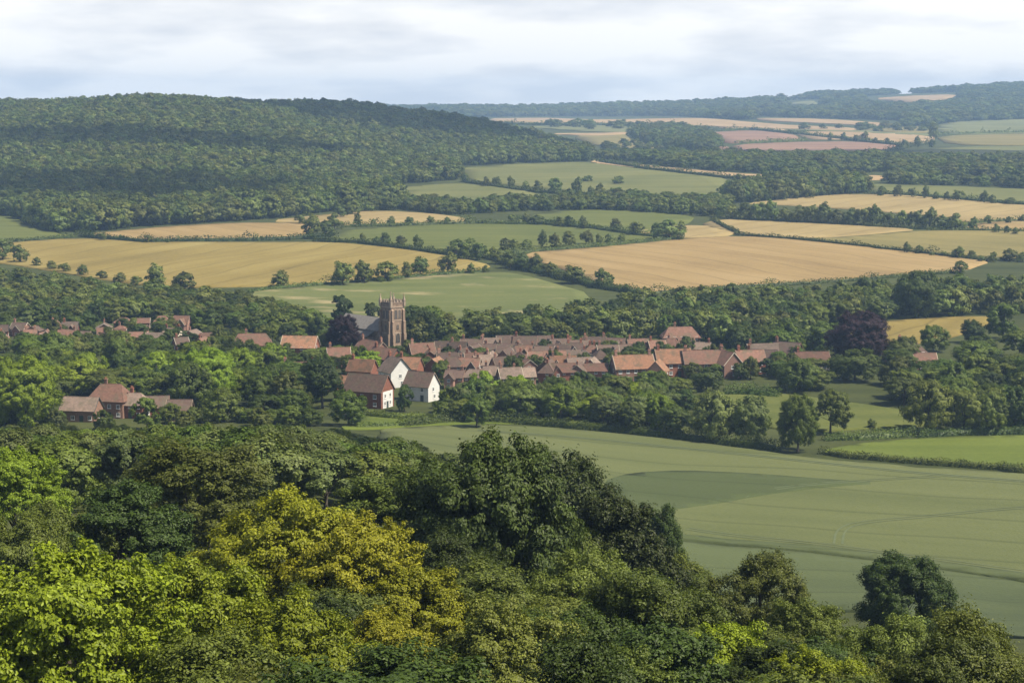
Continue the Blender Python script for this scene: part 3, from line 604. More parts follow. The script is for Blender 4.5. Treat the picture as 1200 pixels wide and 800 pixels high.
tree_row([(419, 264, 11, 12), (438, 264, 7), (458, 263, 9, 9), (480, 263, 11, 8), (505, 263, 12, 8), (524, 262, 9, 8), (548, 262, 8, 7), (600, 260, 10, 8), (617, 262, 11, 10), (630, 263, 17, 11), (656, 265, 12, 10), (667, 266, 11), (684, 268, 11), (701, 268, 7, 5), (722, 270, 13, 13), (746, 275, 16, 14), (768, 276, 12, 12), (783, 280, 33, 21), (797, 272, 13, 12)], 'along the hedge above the green pasture', 'trees along the middle hedge')
tree_row([(425, 283, 7), (442, 286, 8), (452, 287, 12), (470, 289, 11), (490, 292, 12), (636, 289, 11, 16), (650, 290, 15, 17), (667, 288, 14, 16), (687, 286, 13), (702, 285, 8), (713, 284, 9), (728, 283, 8), (592, 293, 13), (603, 293, 11), (617, 292, 13, 10)], 'along the hedge below the green pasture', 'trees along the hedge below the green pasture')
tree_row([(535, 302, 22, 22), (549, 303, 20, 22), (562, 304, 17, 18), (580, 304, 14, 12), (598, 314, 20, 18), (612, 316, 18, 17), (627, 318, 18, 17), (645, 323, 19, 16), (672, 332, 25, 19), (708, 337, 23, 18), (733, 342, 10, 9), (748, 344, 8, 6), (586, 309, 18, 14), (658, 327, 13, 9)], 'in the hedge corner beside the biggest wheat field', 'trees at the hedge corner')
tree_row([(328, 335, 18, 17), (402, 334, 25, 25), (427, 331, 23, 21), (452, 329, 27, 23), (477, 325, 12, 17), (493, 323, 20, 20), (525, 320, 22, 20), (552, 320, 10, 12), (569, 319, 8, 8)], 'along the lower edge of the golden wheat', 'trees along the lower edge of the golden wheat', mats=('leaf_green', 'leaf_dark'))
tree_row([(3, 304, 25, 22), (24, 307, 18, 16), (43, 311, 11, 10), (61, 315, 11, 9), (75, 318, 12, 9), (97, 322, 13, 10), (120, 326, 12, 9), (140, 330, 13, 10), (183, 338, 24, 24), (217, 342, 24, 24), (160, 334, 12, 10), (240, 343, 14, 8)], 'along the near edge of the golden wheat', 'trees at the near edge of the golden wheat', mats=('leaf_dark', 'leaf_green'))
tree_row([(119, 281, 11, 8), (142, 281, 6, 5), (173, 284, 9, 9), (197, 284, 5, 4), (366, 278, 22, 22), (382, 276, 18, 18), (392, 268, 16, 17), (352, 262, 12, 10)], 'by the small tan wheat field', 'trees by the small tan wheat field')
tree_row([(858 + 15.4 * i, 256.5 + .75 * i, 17 + (i % 3), 17 + (i * 5 % 4)) for i in range(18)], 'in the straight row between pale wheat fields', 'straight row of trees between the pale wheat fields')
tree_row([(1033, 229, 10), (1052, 230, 11), (1069, 231, 9), (1085, 232, 9, 12), (1097, 233, 8), (1110, 234, 8), (1123, 235, 13, 11), (1153, 237, 10), (1163, 238, 9), (1183, 239, 13, 7)], 'along the hedge of the long pale wheat field', 'trees along the far hedge of the long wheat field')
tree_row([(1140, 269, 11, 12), (1158, 262, 10, 10), (1167, 272, 8), (1180, 273, 7), (1190, 274, 8, 8), (1181, 261, 8, 6), (1198, 259, 9, 7)], 'around the thin strip of tan stubble', 'trees around the tan stubble strip')
tree_row([(1063, 296, 9), (1077, 297, 9), (1092, 299, 6, 4), (1106, 300, 7, 5), (1123, 302, 14, 11), (1139, 303, 10, 9), (1163, 306, 11, 9), (1183, 305, 21, 14), (1125, 320, 16, 15), (1198, 306, 14, 10), (1150, 306, 8, 6)], 'at the end of the biggest wheat field', 'trees at the end of the biggest wheat field')
tree_row([(973, 164, 6, 9), (989, 164, 8, 8), (1004, 166, 9, 7), (1013, 165, 9, 9), (1026, 168, 6), (1040, 169, 6), (1060, 171, 6), (1075, 172, 9), (1094, 163, 11, 17), (1092, 172, 8)], 'along the far straw coloured field', 'far trees along the straw field')
tree_row([(724, 215, 15, 7), (688, 212, 14, 5)], 'standing as low scrub in the broad pale pasture', 'scrub in the pale pasture', keys=('far_d',))

# ================================================================== HEDGES
def hedge(path, h, w, label, mat='leaf_hedge', leaf=None, seed=1, dens=1.0, name='hedge', group=None):
    P = hit([p[0] for p in path], [p[1] for p in path])[:, :2]
    D = P[:, 1].mean(); h = h * (1.3 if D > 900 else 1); w = w * (1.25 if D > 900 else 1); rng = np.random.default_rng(seed + int(D))
    leaf = leaf or max(.28, D * .00075); P = densify(P, max(2.0, D * .006), closed=False, wob=.25 + D * .0003)
    seg = np.linalg.norm(np.diff(P, axis=0), axis=1); L = seg.sum(); cum = np.r_[0, np.cumsum(seg)]
    k = int(L * (2 * h + w) / (leaf * leaf) * 1.35 * dens)
    s = rng.uniform(0, L, k); x = np.interp(s, cum, P[:, 0]); y = np.interp(s, cum, P[:, 1])
    T = np.gradient(P, axis=0); T /= np.linalg.norm(T, axis=1, keepdims=True); tx = np.interp(s, cum, T[:, 0]); ty = np.interp(s, cum, T[:, 1])
    hh = h * (1 + .10 * np.sin(s * .31 + seed) + .10 * np.sin(s * 1.13 + 2 * seed) + .14 * np.sin(s * .07 + seed * 3)); a = rng.uniform(-.15, math.pi + .15, k)
    prof = np.stack([np.cos(a), np.maximum(np.sin(a), -.1)], -1); e = np.sign(prof) * np.abs(prof) ** .55
    hh = hh * (1 + (1.1 * np.clip(np.sin(s * .05 + seed * 1.7) * np.sin(s * .137 + seed) - .45, 0, 1) / .55 if D > 900 else 0))
    rr = rng.uniform(.72, 1.1, k)
    u = e[:, 0] * w / 2 * rr; v = np.clip(e[:, 1], 0, 1) * hh * rr; side = rng.uniform(size=k) < .45; v = np.where(side, v * rng.uniform(0, 1, k), v)
    X = x - ty * u; Y = y + tx * u
    pos = np.c_[X, Y, gz(X, Y) + v + .12]
    nor = np.c_[-ty * prof[:, 0], tx * prof[:, 0], prof[:, 1]] + rand_dir(rng, k) * .6; nor /= np.linalg.norm(nor, axis=1, keepdims=True)
    tone = np.clip(.5 + .25 * np.sin(s * .5 + seed) + rng.normal(0, .2, k), 0, 1)
    V, F, Tn = leaves_mesh(name, pos, nor, leaf * 1.15, tone, rng)
    # woody core that the twigs cover
    m = len(P); c = []
    hc = h * .62
    Nn = np.stack([-T[:, 1], T[:, 0]], -1)
    tp = np.ones((m, 1)); tp[0] = tp[-1] = .15; tp[1] = tp[-2] = max(.15, tp[1, 0] * .8) if m > 3 else .15
    for q, zz in ((-.38, -.3), (-.34, hc), (.34, hc), (.38, -.3)):
        B = P + Nn * w * q * tp; c.append(np.c_[B, gz(B[:, 0], B[:, 1]) + (zz * tp[:, 0] if zz > 0 else zz)])
    CV = np.vstack(c); i = np.arange(m - 1); o = len(V)
    CF = np.vstack([np.stack([j * m + i, j * m + i + 1, (j + 1) * m + i + 1], -1) for j in range(3)] + [np.stack([j * m + i, (j + 1) * m + i + 1, (j + 1) * m + i], -1) for j in range(3)])
    me = np_mesh(name, np.r_[V, CV], np.r_[F, CF + o], MATS[mat], np.r_[Tn, np.full(len(CF), .3)])
    ob = link(name, me); tag(ob, label, 'hedge', group); return ob
hedge([(470, 500), (520, 495), (560, 494), (620, 497), (700, 504), (780, 512), (850, 521), (915, 528)], 2.7, 3.4, 'long clipped hedge between the big crop field and the trees of the village edge', seed=2)
hedge([(960, 531), (990, 536), (1060, 542), (1130, 547), (1200, 553), (1300, 561)], 1.9, 2.4, 'low straight hedge between the big crop field and the bright pasture', seed=3)
hedge([(965, 516), (1000, 515), (1040, 513), (1072, 511)], 2.4, 3.0, 'thick leafy hedge beside the tree with a bare forked trunk', seed=4)
hedge([(1075, 513), (1120, 510), (1160, 509), (1240, 509)], 2.6, 3.2, 'shaded hedge under the trees at the back of the bright pasture', seed=14, mat='leaf_dark')
hedge([(848, 463), (880, 463), (915, 466)], 3.6, 3.2, 'tall dark clipped hedge in front of the last village roofs', seed=5, mat='leaf_green')
hedge([(425, 487), (445, 489), (470, 491), (498, 491)], 1.8, 2.8, 'clipped garden hedge below the brick and white house', seed=6, mat='leaf_green')
hedge([(770, 455), (790, 455), (808, 453)], 1.6, 2.0, 'light green garden hedge near the white canopy', seed=7, mat='leaf_bright')
hedge([(418, 501), (450, 500), (500, 498)], 1.5, 1.6, 'ragged hedge at the bottom of the bright lawn', seed=8)
hedge([(700, 190), (760, 199), (850, 209), (1010, 215)], 3, 4, 'dark hedge at the top of the broad pale pasture', seed=9)
hedge([(540, 213), (580, 219), (630, 226), (700, 230), (760, 236)], 2.2, 3, 'hedge of the upper row of hedgerow trees', seed=10)
hedge([(400, 266), (470, 265), (560, 262.5), (640, 264), (700, 269), (745, 276), (800, 281)], 2.4, 3, 'long hedge above the green pasture', seed=11)
hedge([(366, 283), (420, 285), (470, 291), (520, 298), (570, 303), (590, 305)], 2.2, 3, 'hedge sloping between the green pasture and the golden wheat', seed=12)
hedge([(566, 300), (620, 296), (700, 290), (800, 280)], 2.2, 3, 'hedge between the green pasture and the biggest wheat field', seed=13)
hedge([(580, 304), (600, 313), (650, 324), (700, 337), (752, 345)], 2.6, 5, 'broad scrubby hedge along the left edge of the biggest wheat field', seed=15)
hedge([(290, 343), (340, 337), (400, 332.5), (480, 325.5), (565, 318.5)], 1.6, 2.2, 'hedge along the lower edge of the golden wheat', seed=16)
hedge([(92, 277), (130, 281), (170, 284.5), (260, 283), (362, 280), (395, 283)], 2.6, 3.4, 'dark hedge between the tan wheat and the golden wheat', seed=17, mat='leaf_dark')
hedge([(0, 284.5), (60, 281), (95, 277)], 2, 3, 'hedge below the dull green corner pasture', seed=18, mat='leaf_dark')
hedge([(752, 345), (870, 337), (990, 330), (1130, 319)], 1.6, 2.5, 'hedge along the near edge of the biggest wheat field', seed=19)
hedge([(868, 276), (930, 281), (1000, 288), (1100, 299.5), (1160, 306.5)], 1.8, 2.6, 'hedge between the tan wheat and the yellow-green field', seed=20)
hedge([(834, 259), (868, 276)], 1.8, 2.4, 'short hedge at the left end of the pale cream wheat field', seed=21)
hedge([(850, 257), (960, 262), (1060, 268), (1130, 270)], 2.2, 3, 'hedge under the straight row of trees', seed=22)
hedge([(1014, 227), (1060, 229), (1200, 240.5), (1300, 248)], 2.2, 3, 'hedge along the top of the long pale wheat field', seed=23)
hedge([(1088, 270), (1200, 271.5), (1300, 275)], 1.8, 2.4, 'hedge between the stubble strip and the yellow-green field', seed=24)
hedge([(1126, 264), (1160, 260.5), (1210, 258.5)], 1.8, 2.4, 'hedge above the tan stubble strip', seed=25)
hedge([(604, 257), (660, 262), (742, 274.5)], 1.8, 2.6, 'hedge at the lower side of the upper green pasture', seed=26)
hedge([(848, 178), (930, 184), (1035, 181), (1066, 172), (1094, 169)], 4, 6, 'far hedge round the pinkish field', seed=27)
hedge([(828, 154), (880, 152), (930, 157), (1000, 165), (1066, 172)], 4, 6, 'far hedge above the pinkish field', seed=28)
hedge([(862, 169.5), (945, 165)], 4, 6, 'short far hedge between the rose brown and pinkish fields', seed=29)
hedge([(560, 145), (660, 147), (780, 148), (830, 152)], 5, 9, 'far hedge line left of the wooded knoll', seed=30)
hedge([(1098, 158.5), (1200, 156), (1300, 154.5)], 4, 6, 'far hedge between the two right-hand valley side fields', seed=31)

# ================================================================== WOODS (uncountable masses)
def scatter_group():
    g = bpy.data.node_groups.new('wood_scatter', 'GeometryNodeTree')
    g.interface.new_socket('Geometry', in_out='INPUT', socket_type='NodeSocketGeometry'); g.interface.new_socket('Geometry', in_out='OUTPUT', socket_type='NodeSocketGeometry')
    gi = g.nodes.new('NodeGroupInput'); go = g.nodes.new('NodeGroupOutput'); ip = g.nodes.new('GeometryNodeInstanceOnPoints'); jn = g.nodes.new('GeometryNodeJoinGeometry')
    for k in FARS:
        oi = g.nodes.new('GeometryNodeObjectInfo'); oi.inputs['Object'].default_value = SRC[k]; oi.inputs['As Instance'].default_value = True; oi.transform_space = 'ORIGINAL'
        g.links.new(oi.outputs['Geometry'], jn.inputs[0])
    def named(n_, ty):
        q = g.nodes.new('GeometryNodeInputNamedAttribute'); q.data_type = ty; q.inputs['Name'].default_value = n_; return q.outputs['Attribute']
    g.links.new(gi.outputs[0], ip.inputs['Points']); g.links.new(jn.outputs[0], ip.inputs['Instance']); ip.inputs['Pick Instance'].default_value = True
    g.links.new(named('pick', 'INT'), ip.inputs['Instance Index']); g.links.new(named('turn', 'FLOAT_VECTOR'), ip.inputs['Rotation']); g.links.new(named('size', 'FLOAT_VECTOR'), ip.inputs['Scale'])
    g.links.new(ip.outputs[0], go.inputs[0]); return g
SG = scatter_group()
def wood_points(poly, D0, D1, gap, seed, extra=None):
    rng = np.random.default_rng(seed)
    xs = [(p[0] - 600) / FPX for p in poly]; x0 = min(xs) * (D1 if min(xs) < 0 else D0); x1 = max(xs) * (D1 if max(xs) > 0 else D0)
    gx, gy = np.meshgrid(np.arange(x0, x1, gap), np.arange(D0, D1, gap * .88)); gx = gx + (np.arange(gx.shape[0]) % 2)[:, None] * gap / 2
    x = gx.ravel() + rng.normal(0, gap * .2, gx.size); y = gy.ravel() + rng.normal(0, gap * .2, gx.size); z = gz(x, y)
    px, r, w = proj(np.stack([x, y, z], -1)); k = inpoly(px, r, poly)
    if extra is not None: k |= extra(px, r, x, y)
    return x[k], y[k], z[k], px[k], r[k]
def wood_from(name, x, y, z, wid, hgt, label, seed):
    rng = np.random.default_rng(seed); k = len(x); me = bpy.data.meshes.new(name); me.vertices.add(k)
    me.vertices.foreach_set('co', np.stack([x, y, z - .4], -1).astype(np.float32).ravel())
    a = me.attributes.new('pick', 'INT', 'POINT'); a.data.foreach_set('value', rng.integers(0, len(FARS), k).astype(np.int32))
    rot = np.zeros((k, 3), np.float32); rot[:, 2] = rng.uniform(0, 6.28, k)
    a = me.attributes.new('turn', 'FLOAT_VECTOR', 'POINT'); a.data.foreach_set('vector', rot.ravel())
    v = np.clip(np.exp(rng.normal(0, .17, k)), .6, 1.5); s = np.stack([wid / 10 * v, wid / 10 * v * rng.uniform(.9, 1.1, k), hgt / 10 * (v * .5 + .5) * rng.uniform(.88, 1.12, k)], -1).astype(np.float32)
    a = me.attributes.new('size', 'FLOAT_VECTOR', 'POINT'); a.data.foreach_set('vector', s.ravel()); me.update()
    o = link(name, me); md = o.modifiers.new('scatter', 'NODES'); md.node_group = SG; tag(o, label, kind='stuff'); return o
def wood(name, poly, D0, D1, gap, wid, hgt, label, seed, extra=None, holes=()):
    x, y, z, px, r = wood_points(poly, D0, D1, gap, seed, extra); k = np.ones(len(x), bool)
    for h in holes: k &= ~inpoly(px, r, h)
    x, y, z = x[k], y[k], z[k]; wood_from(name, x, y, z, wid, hgt, label, seed); print(name, len(x))
W1 = [(-420, 235), (-100, 240), (0, 249), (63, 272), (98, 272.5), (167, 266), (280, 259), (333, 255), (400, 247), (475, 238), (452, 222), (470, 216), (532, 211), (536, 203), (530, 196), (480, 186), (400, 173), (345, 152), (310, 126), (200, 122), (0, 126), (-420, 128)]
wood('hillside_wood', W1, 1300, 2760, 10.5, 14.5, 14, 'broadleaf wood covering the rounded hill, crowns lit along its upper slope', 3)
W2 = [(310, 126), (345, 152), (400, 173), (480, 186), (530, 195.5), (600, 191.5), (690, 189), (691, 184), (655, 172), (600, 160), (500, 139), (400, 126)]
wood('ridge_wood', W2, 2000, 3050, 11, 14.5, 14, 'dark wood on the second spur behind the lit hillside', 4)
wood('tree_belt', [(845, 233), (872, 239), (930, 233), (980, 229), (1012, 226), (1010, 219), (950, 213), (872, 224)], 1500, 2100, 9.5, 12, 13, 'small round wood between the pale pasture and the long wheat field', 6)
wood('tree_belt', [(382, 258), (440, 246), (475, 247), (530, 252), (600, 248), (700, 246), (815, 253), (850, 256), (852, 240), (780, 238), (735, 232), (690, 234), (640, 240), (600, 239), (560, 245), (480, 240), (420, 246)], 1300, 1750, 10, 9.5, 8.5, 'thick belt of trees across the middle of the valley', 7)
wood('far_wood', [(690, 186), (720, 195), (760, 202), (830, 206), (900, 205), (1010, 216), (1100, 217), (1250, 222), (1420, 224), (1420, 194), (1250, 190), (1100, 189), (1000, 186), (900, 187), (830, 185), (760, 183)], 1750, 3000, 17, 15, 10, 'dark belt of far woodland across the valley floor', 8, holes=[[(690, 185), (850, 202), (1010, 206), (1010, 213), (850, 211), (690, 197)], [(980, 202), (1045, 202), (1045, 222), (980, 222)], [(1090, 206), (1420, 208), (1420, 216), (1090, 213)], [(1120, 193), (1250, 194), (1250, 200), (1120, 199)]])
wood('far_wood', [(736, 160), (752, 153), (790, 151), (830, 160), (845, 170), (838, 176), (800, 178), (760, 170)], 2600, 4200, 16, 16, 13, 'wooded knoll in the far valley', 9)
def ridge_top(px, r, x, y): return (y > 6900) & (y < 7250) & ((px > 950) | ((px > 560) & (px < 640) & (np.sin(x * .02) > .3)))
wood('far_ridge_wood', [(380, 128), (430, 140), (600, 139), (760, 139), (900, 143), (1000, 150), (1090, 147), (1130, 143), (1250, 138), (1500, 136), (1500, 97), (1200, 100), (1122, 110), (1060, 113), (1022, 116), (1060, 121.5), (1112, 117.5), (1130, 108), (1200, 98), (1100, 101), (955, 108), (940, 114), (830, 118), (700, 123), (560, 126), (450, 128)], 3900, 7300, 30, 30, 17, 'blue-green woodland clothing the far ridge', 10, extra=ridge_top, holes=[[(1010, 113), (1060, 110), (1126, 108), (1126, 122), (1060, 128), (1010, 124)], [(920, 118), (965, 116), (965, 130), (920, 131)], [(560, 137), (790, 136), (905, 143), (905, 160), (560, 150)], [(880, 136), (1060, 142), (1060, 156), (880, 150)], [(400, 90), (700, 126.5), (830, 122), (945, 116.5), (945, 90)]])
wood('far_scrub', [(700, 172), (740, 168), (800, 180), (860, 183), (940, 186), (900, 189), (800, 186), (720, 184)], 2400, 3400, 46, 15, 9, 'scattered far scrub below the wooded knoll', 12)
wood('far_scrub', [(600, 146), (700, 153), (800, 158), (830, 154), (760, 149), (700, 146)], 3600, 4700, 66, 22, 12, 'broken far tree lines left of the knoll', 13)
wood('far_scrub', [(930, 152), (1010, 150), (1090, 148), (1095, 158), (1000, 153)], 3300, 4700, 64, 20, 12, 'far broken tree lines under the ridge', 14)

# ================================================================== THE CHURCH
def church():
    p = at(460, 404); t = empty('church', (p[0], p[1], p[2] - .3), R_(42))
    tag(t, 'brown stone church with a square pinnacled tower and a grey slate nave', 'church')
    s = 3.35; Ht = 17.0
    m = MB(); m.box(-s, s, -s, s, -.5, Ht); tw = link('tower', m.mesh('tower', MATS['stone_brown']), t)
    m = MB()
    for z, g in ((5.2, .14), (10.3, .14), (15.6, .2)): m.box(-s - g, s + g, -s - g, s + g, z, z + .3)
    link('string_course', m.mesh('string_course', MATS['stone_trim']), tw)
    # battlements
    m = MB(); q = s + .12
    for a, b, c, d in ((-q, q, -q, -q + .35), (-q, q, q - .35, q), (-q, -q + .35, -q + .36, q - .36), (q - .35, q, -q + .36, q - .36)): m.box(a, b, c, d, Ht, Ht + .7)
    link('parapet', m.mesh('parapet', MATS['stone_brown']), t)
    mer = MB().box(-.42, .42, -.17, .17, 0, .75).box(-.47, .47, -.22, .22, .752, .85).mesh('merlon', MATS['stone_trim'])
    for k in range(4):
        for j in (-1, 0, 1):
            o = link('merlon', mer, t); a = k * math.pi / 2; o.rotation_euler = (0, 0, a)
            v = Matrix.Rotation(a, 3, 'Z') @ Vector((j * 1.55, -q + .175, Ht + .703)); o.location = v
    pm = MB().box(-.48, .48, -.48, .48, -1.2, 1.5); pm.box(-.58, .58, -.58, .58, 1.5, 1.75)
    pm.add([(-.42, -.42, 1.75), (.42, -.42, 1.75), (.42, .42, 1.75), (-.42, .42, 1.75), (0, 0, 4.3)], [(0, 1, 4), (1, 2, 4), (2, 3, 4), (3, 0, 4), (3, 2, 1, 0)]).box(-.13, .13, -.13, .13, 4.0, 4.6).box(-.3, .3, -.1, .1, 4.25, 4.4)
    pme = pm.mesh('pinnacle', MATS['stone_trim'])
    for x, y, h in ((-1, -1, 1.12), (1, -1, .84), (-1, 1, .84), (1, 1, .8)):
        o = link('pinnacle', pme, t); o.location = (x * s, y * s, Ht); o.scale.z = h
    # angle buttresses with set-offs
    bm_ = MB()
    for a, b, z0, z1 in ((.0, 1.35, -.5, 5.0), (.0, 1.0, 5.0, 10.0), (.0, .62, 10.0, 14.4)):
        bm_.add([(-.5, -a, z0), (.5, -a, z0), (.5, -b, z0), (-.5, -b, z0), (-.5, -a, z1 + .7), (.5, -a, z1 + .7), (.5, -b, z1), (-.5, -b, z1)], [(0, 1, 2, 3), (4, 5, 6, 7), (0, 1, 5, 4), (1, 2, 6, 5), (2, 3, 7, 6), (3, 0, 4, 7)])
    bme = bm_.mesh('buttress', MATS['stone_brown'])
    for k in range(4):
        for j in (-1, 1):
            o = link('buttress', bme, t); a = k * math.pi / 2; o.rotation_euler = (0, 0, a); o.location = Matrix.Rotation(a, 3, 'Z') @ Vector((j * (s - .55), -s + .01, 0))
    def arch(w, h, n=6): return [(-w, 0), (w, 0)] + [(w * math.cos(a), h + w * 1.35 * math.sin(a)) for a in [math.pi * i / n for i in range(n + 1)]]
    def window(par, w, h, loc, rot, lou=True, name='belfry_window'):
        pl = arch(w, h); m = MB(); o_ = arch(w + .22, h + .02)
        k = len(pl); V = [(x, -.16, z) for x, z in o_] + [(x, -.16, z) for x, z in pl] + [(x, .02, z) for x, z in o_] + [(x, .02, z) for x, z in pl]
        F = [(i, (i + 1) % k, k + (i + 1) % k, k + i) for i in range(k)] + [(i, (i + 1) % k, 2 * k + (i + 1) % k, 2 * k + i) for i in range(k)] + [(k + i, k + (i + 1) % k, 3 * k + (i + 1) % k, 3 * k + i) for i in range(k)]
        m.add(V, F); m.box(-.07, .07, -.14, .0, 0, h + w * 1.2)
        f = link(name, m.mesh(name, MATS['stone_trim']), par); f.location = loc; f.rotation_euler = (0, 0, rot)
        m = MB(); m.add([(x, -.03, z) for x, z in pl], [tuple(range(k))])
        if lou:
            for z in np.arange(.25, h, .42): m.add([(-w, -.11, z), (w, -.11, z), (w, -.02, z + .3), (-w, -.02, z + .3)], [(0, 1, 2, 3)])
        link('louvre_panel' if lou else 'pane', m.mesh('louvre_panel' if lou else 'pane', MATS['lead_dark' if lou else 'glass_dark']), f)
    for k in range(4):
        a = k * math.pi / 2; M = Matrix.Rotation(a, 3, 'Z')
        for j in (-1, 1): window(tw, .55, 2.7, M @ Vector((j * .95, -s - .003, 11.2)), a)
        window(tw, .4, 1.3, M @ Vector((0, -s - .003, 6.9)), a)
    window(tw, 1.0, 2.4, Vector((0, -s - .003, 1.6)), 0, False, 'west_window')
    m = MB()
    m.box(-s + .4, s - .4, -s + .4, s - .4, Ht - .01, Ht + .25); link('tower_roof', m.mesh('tower_roof', MATS['lead_dark']), t)
    # nave runs back from the tower, with a lower aisle on the near side
    L0, L1, w, ev, rd = s - .02, s + 27, 4.6, 6.2, 10.4
    m = MB(); m.box(-w, w, L0, L1, -.5, ev); m.add([(-w, L0 + .05, ev), (w, L0 + .05, ev), (0, L0 + .05, rd), (-w, L1, ev), (w, L1, ev), (0, L1, rd)], [(0, 1, 2), (3, 5, 4), (0, 3, 4, 1)])
    nv = link('nave_wall', m.mesh('nave_wall', MATS['stone_brown']), t)
    m = MB(); k = (rd - ev) / w; oh = .5
    for sg in (-1, 1):
        a = (sg * (w + oh), ev - k * oh + .05); b = (0, rd + .05)
        V = [(a[0], L0 + .06, a[1]), (b[0], L0 + .06, b[1]), (b[0], L1 + .4, b[1]), (a[0], L1 + .4, a[1])]; V += [(x, y, z + .25) for x, y, z in V]
        m.add(V, [(0, 1, 2, 3), (4, 5, 6, 7), (0, 1, 5, 4), (1, 2, 6, 5), (2, 3, 7, 6), (3, 0, 4, 7)])
    link('nave_roof', m.mesh('nave_roof', MATS['slate']), t)
    m = MB(); m.box(-w - 3.6, -w + .05, L0 + 3, L1 - 3, -.5, 3.4); ai = link('aisle_wall', m.mesh('aisle_wall', MATS['stone_brown']), t)
    m = MB(); V = [(-w - 4.0, L0 + 2.7, 3.3), (-w - .003, L0 + 2.7, 5.4), (-w - .003, L1 - 2.7, 5.4), (-w - 4.0, L1 - 2.7, 3.3)]; V += [(x, y, z + .22) for x, y, z in V]
    m.add(V, [(0, 1, 2, 3), (4, 5, 6, 7), (0, 1, 5, 4), (1, 2, 6, 5), (2, 3, 7, 6), (3, 0, 4, 7)]); link('aisle_roof', m.mesh('aisle_roof', MATS['slate']), t)
    for y in np.arange(L0 + 5.2, L1 - 4, 4.4): window(ai, .6, 1.3, Vector((-w - 3.603, y, .9)), -math.pi / 2, False, 'aisle_window')
    return p
CH = church()

# ================================================================== HOUSES
HC = {}
def win_mesh(w, h):
    k = ('win', w, h)
    if k not in HC:
        m = MB(); f = .09
        m.box(-w / 2, w / 2, -.07, .03, 0, f).box(-w / 2, w / 2, -.07, .03, h - f, h).box(-w / 2, -w / 2 + f, -.066, .03, f, h - f).box(w / 2 - f, w / 2, -.066, .03, f, h - f).box(-.03, .03, -.05, .03, f, h - f).box(-w / 2 + f, -.031, -.046, .03, h * .55, h * .55 + .05).box(.031, w / 2 - f, -.046, .03, h * .55, h * .55 + .05)
        m.box(-w / 2 - .08, w / 2 + .08, -.14, .03, -.09, -.002)
        g = MB().box(-w / 2 + f, w / 2 - f, -.02, .02, f, h - f)
        HC[k] = (m.mesh('window', MATS['paint_white']), g.mesh('pane', MATS['glass_dark']))
    return HC[k]
def house_meshes(L, Wd, ev, rd, hip):
    k = (L, Wd, ev, rd, hip)
    if k in HC: return HC[k]
    l, w = L / 2, Wd / 2; m = MB(); m.box(-l, l, -w, w, -1.2, ev)
    if not hip: m.add([(-l + .002, -w + .002, ev - .01), (-l + .002, w - .002, ev - .01), (-l + .002, 0, rd - .06), (l - .002, -w + .002, ev - .01), (l - .002, w - .002, ev - .01), (l - .002, 0, rd - .06)], [(0, 1, 2), (3, 5, 4), (0, 3, 4, 1), (0, 2, 5, 3), (1, 4, 5, 2)])
    wall = m.mesh('wall'); wall.materials.append(MATS['brick_red'])
    m = MB(); sl = (rd - ev) / w; oh = .42; g = .3; th = .17; hx = hip * w
    z0 = ev - sl * oh
    def slab(q):
        a, b, c = (Vector(q[0]), Vector(q[1]), Vector(q[2])); nn = (b - a).cross(c - a).normalized(); nn = nn if nn.z > 0 else -nn
        kk = len(q); V = [tuple(Vector(x)) for x in q] + [tuple(Vector(x) + nn * th) for x in q]
        m.add(V, [tuple(range(kk)), tuple(range(kk, 2 * kk))] + [(i, (i + 1) % kk, kk + (i + 1) % kk, kk + i) for i in range(kk)])
    E = l + (oh if hip else g)
    for s in (-1, 1): slab([(-E, s * (w + oh), z0), (E, s * (w + oh), z0), (E - hx - (oh if hip else 0), 0, rd), (-E + hx + (oh if hip else 0), 0, rd)])
    if hip:
        for s in (-1, 1): slab([(s * E, -w - oh, z0), (s * E, w + oh, z0), (s * (E - hx - oh), 0, rd)])
    roof = m.mesh('roof'); roof.materials.append(MATS['tile_red'])
    rl = l + g if not hip else l - hx
    m = MB(); n_ = max(3, int(2 * rl / 1.2)); st = 2 * rl / n_
    for i in range(n_): m.tube([(-rl + i * st + .02, 0, rd + th * .75), (-rl + (i + 1) * st - .02, 0, rd + th * .75)], [.17, .15], 6)
    ridge = m.mesh('ridge_tiles'); ridge.materials.append(MATS['tile_red'])
    m = MB()
    for s in (-1, 1): m.add([(-.05, s * (w + oh + .04), z0 - .02), (.05, s * (w + oh + .04), z0 - .02), (.05, 0, rd + .06), (-.05, 0, rd + .06), (-.05, s * (w + oh + .04), z0 + .20), (.05, s * (w + oh + .04), z0 + .20), (.05, 0, rd + .28), (-.05, 0, rd + .28)], [(0, 1, 2, 3), (4, 5, 6, 7), (0, 1, 5, 4), (1, 2, 6, 5), (2, 3, 7, 6), (3, 0, 4, 7)])
    barge = m.mesh('barge_board'); barge.materials.append(MATS['render_cream'])
    HC[k] = (wall, roof, ridge, barge); return HC[k]
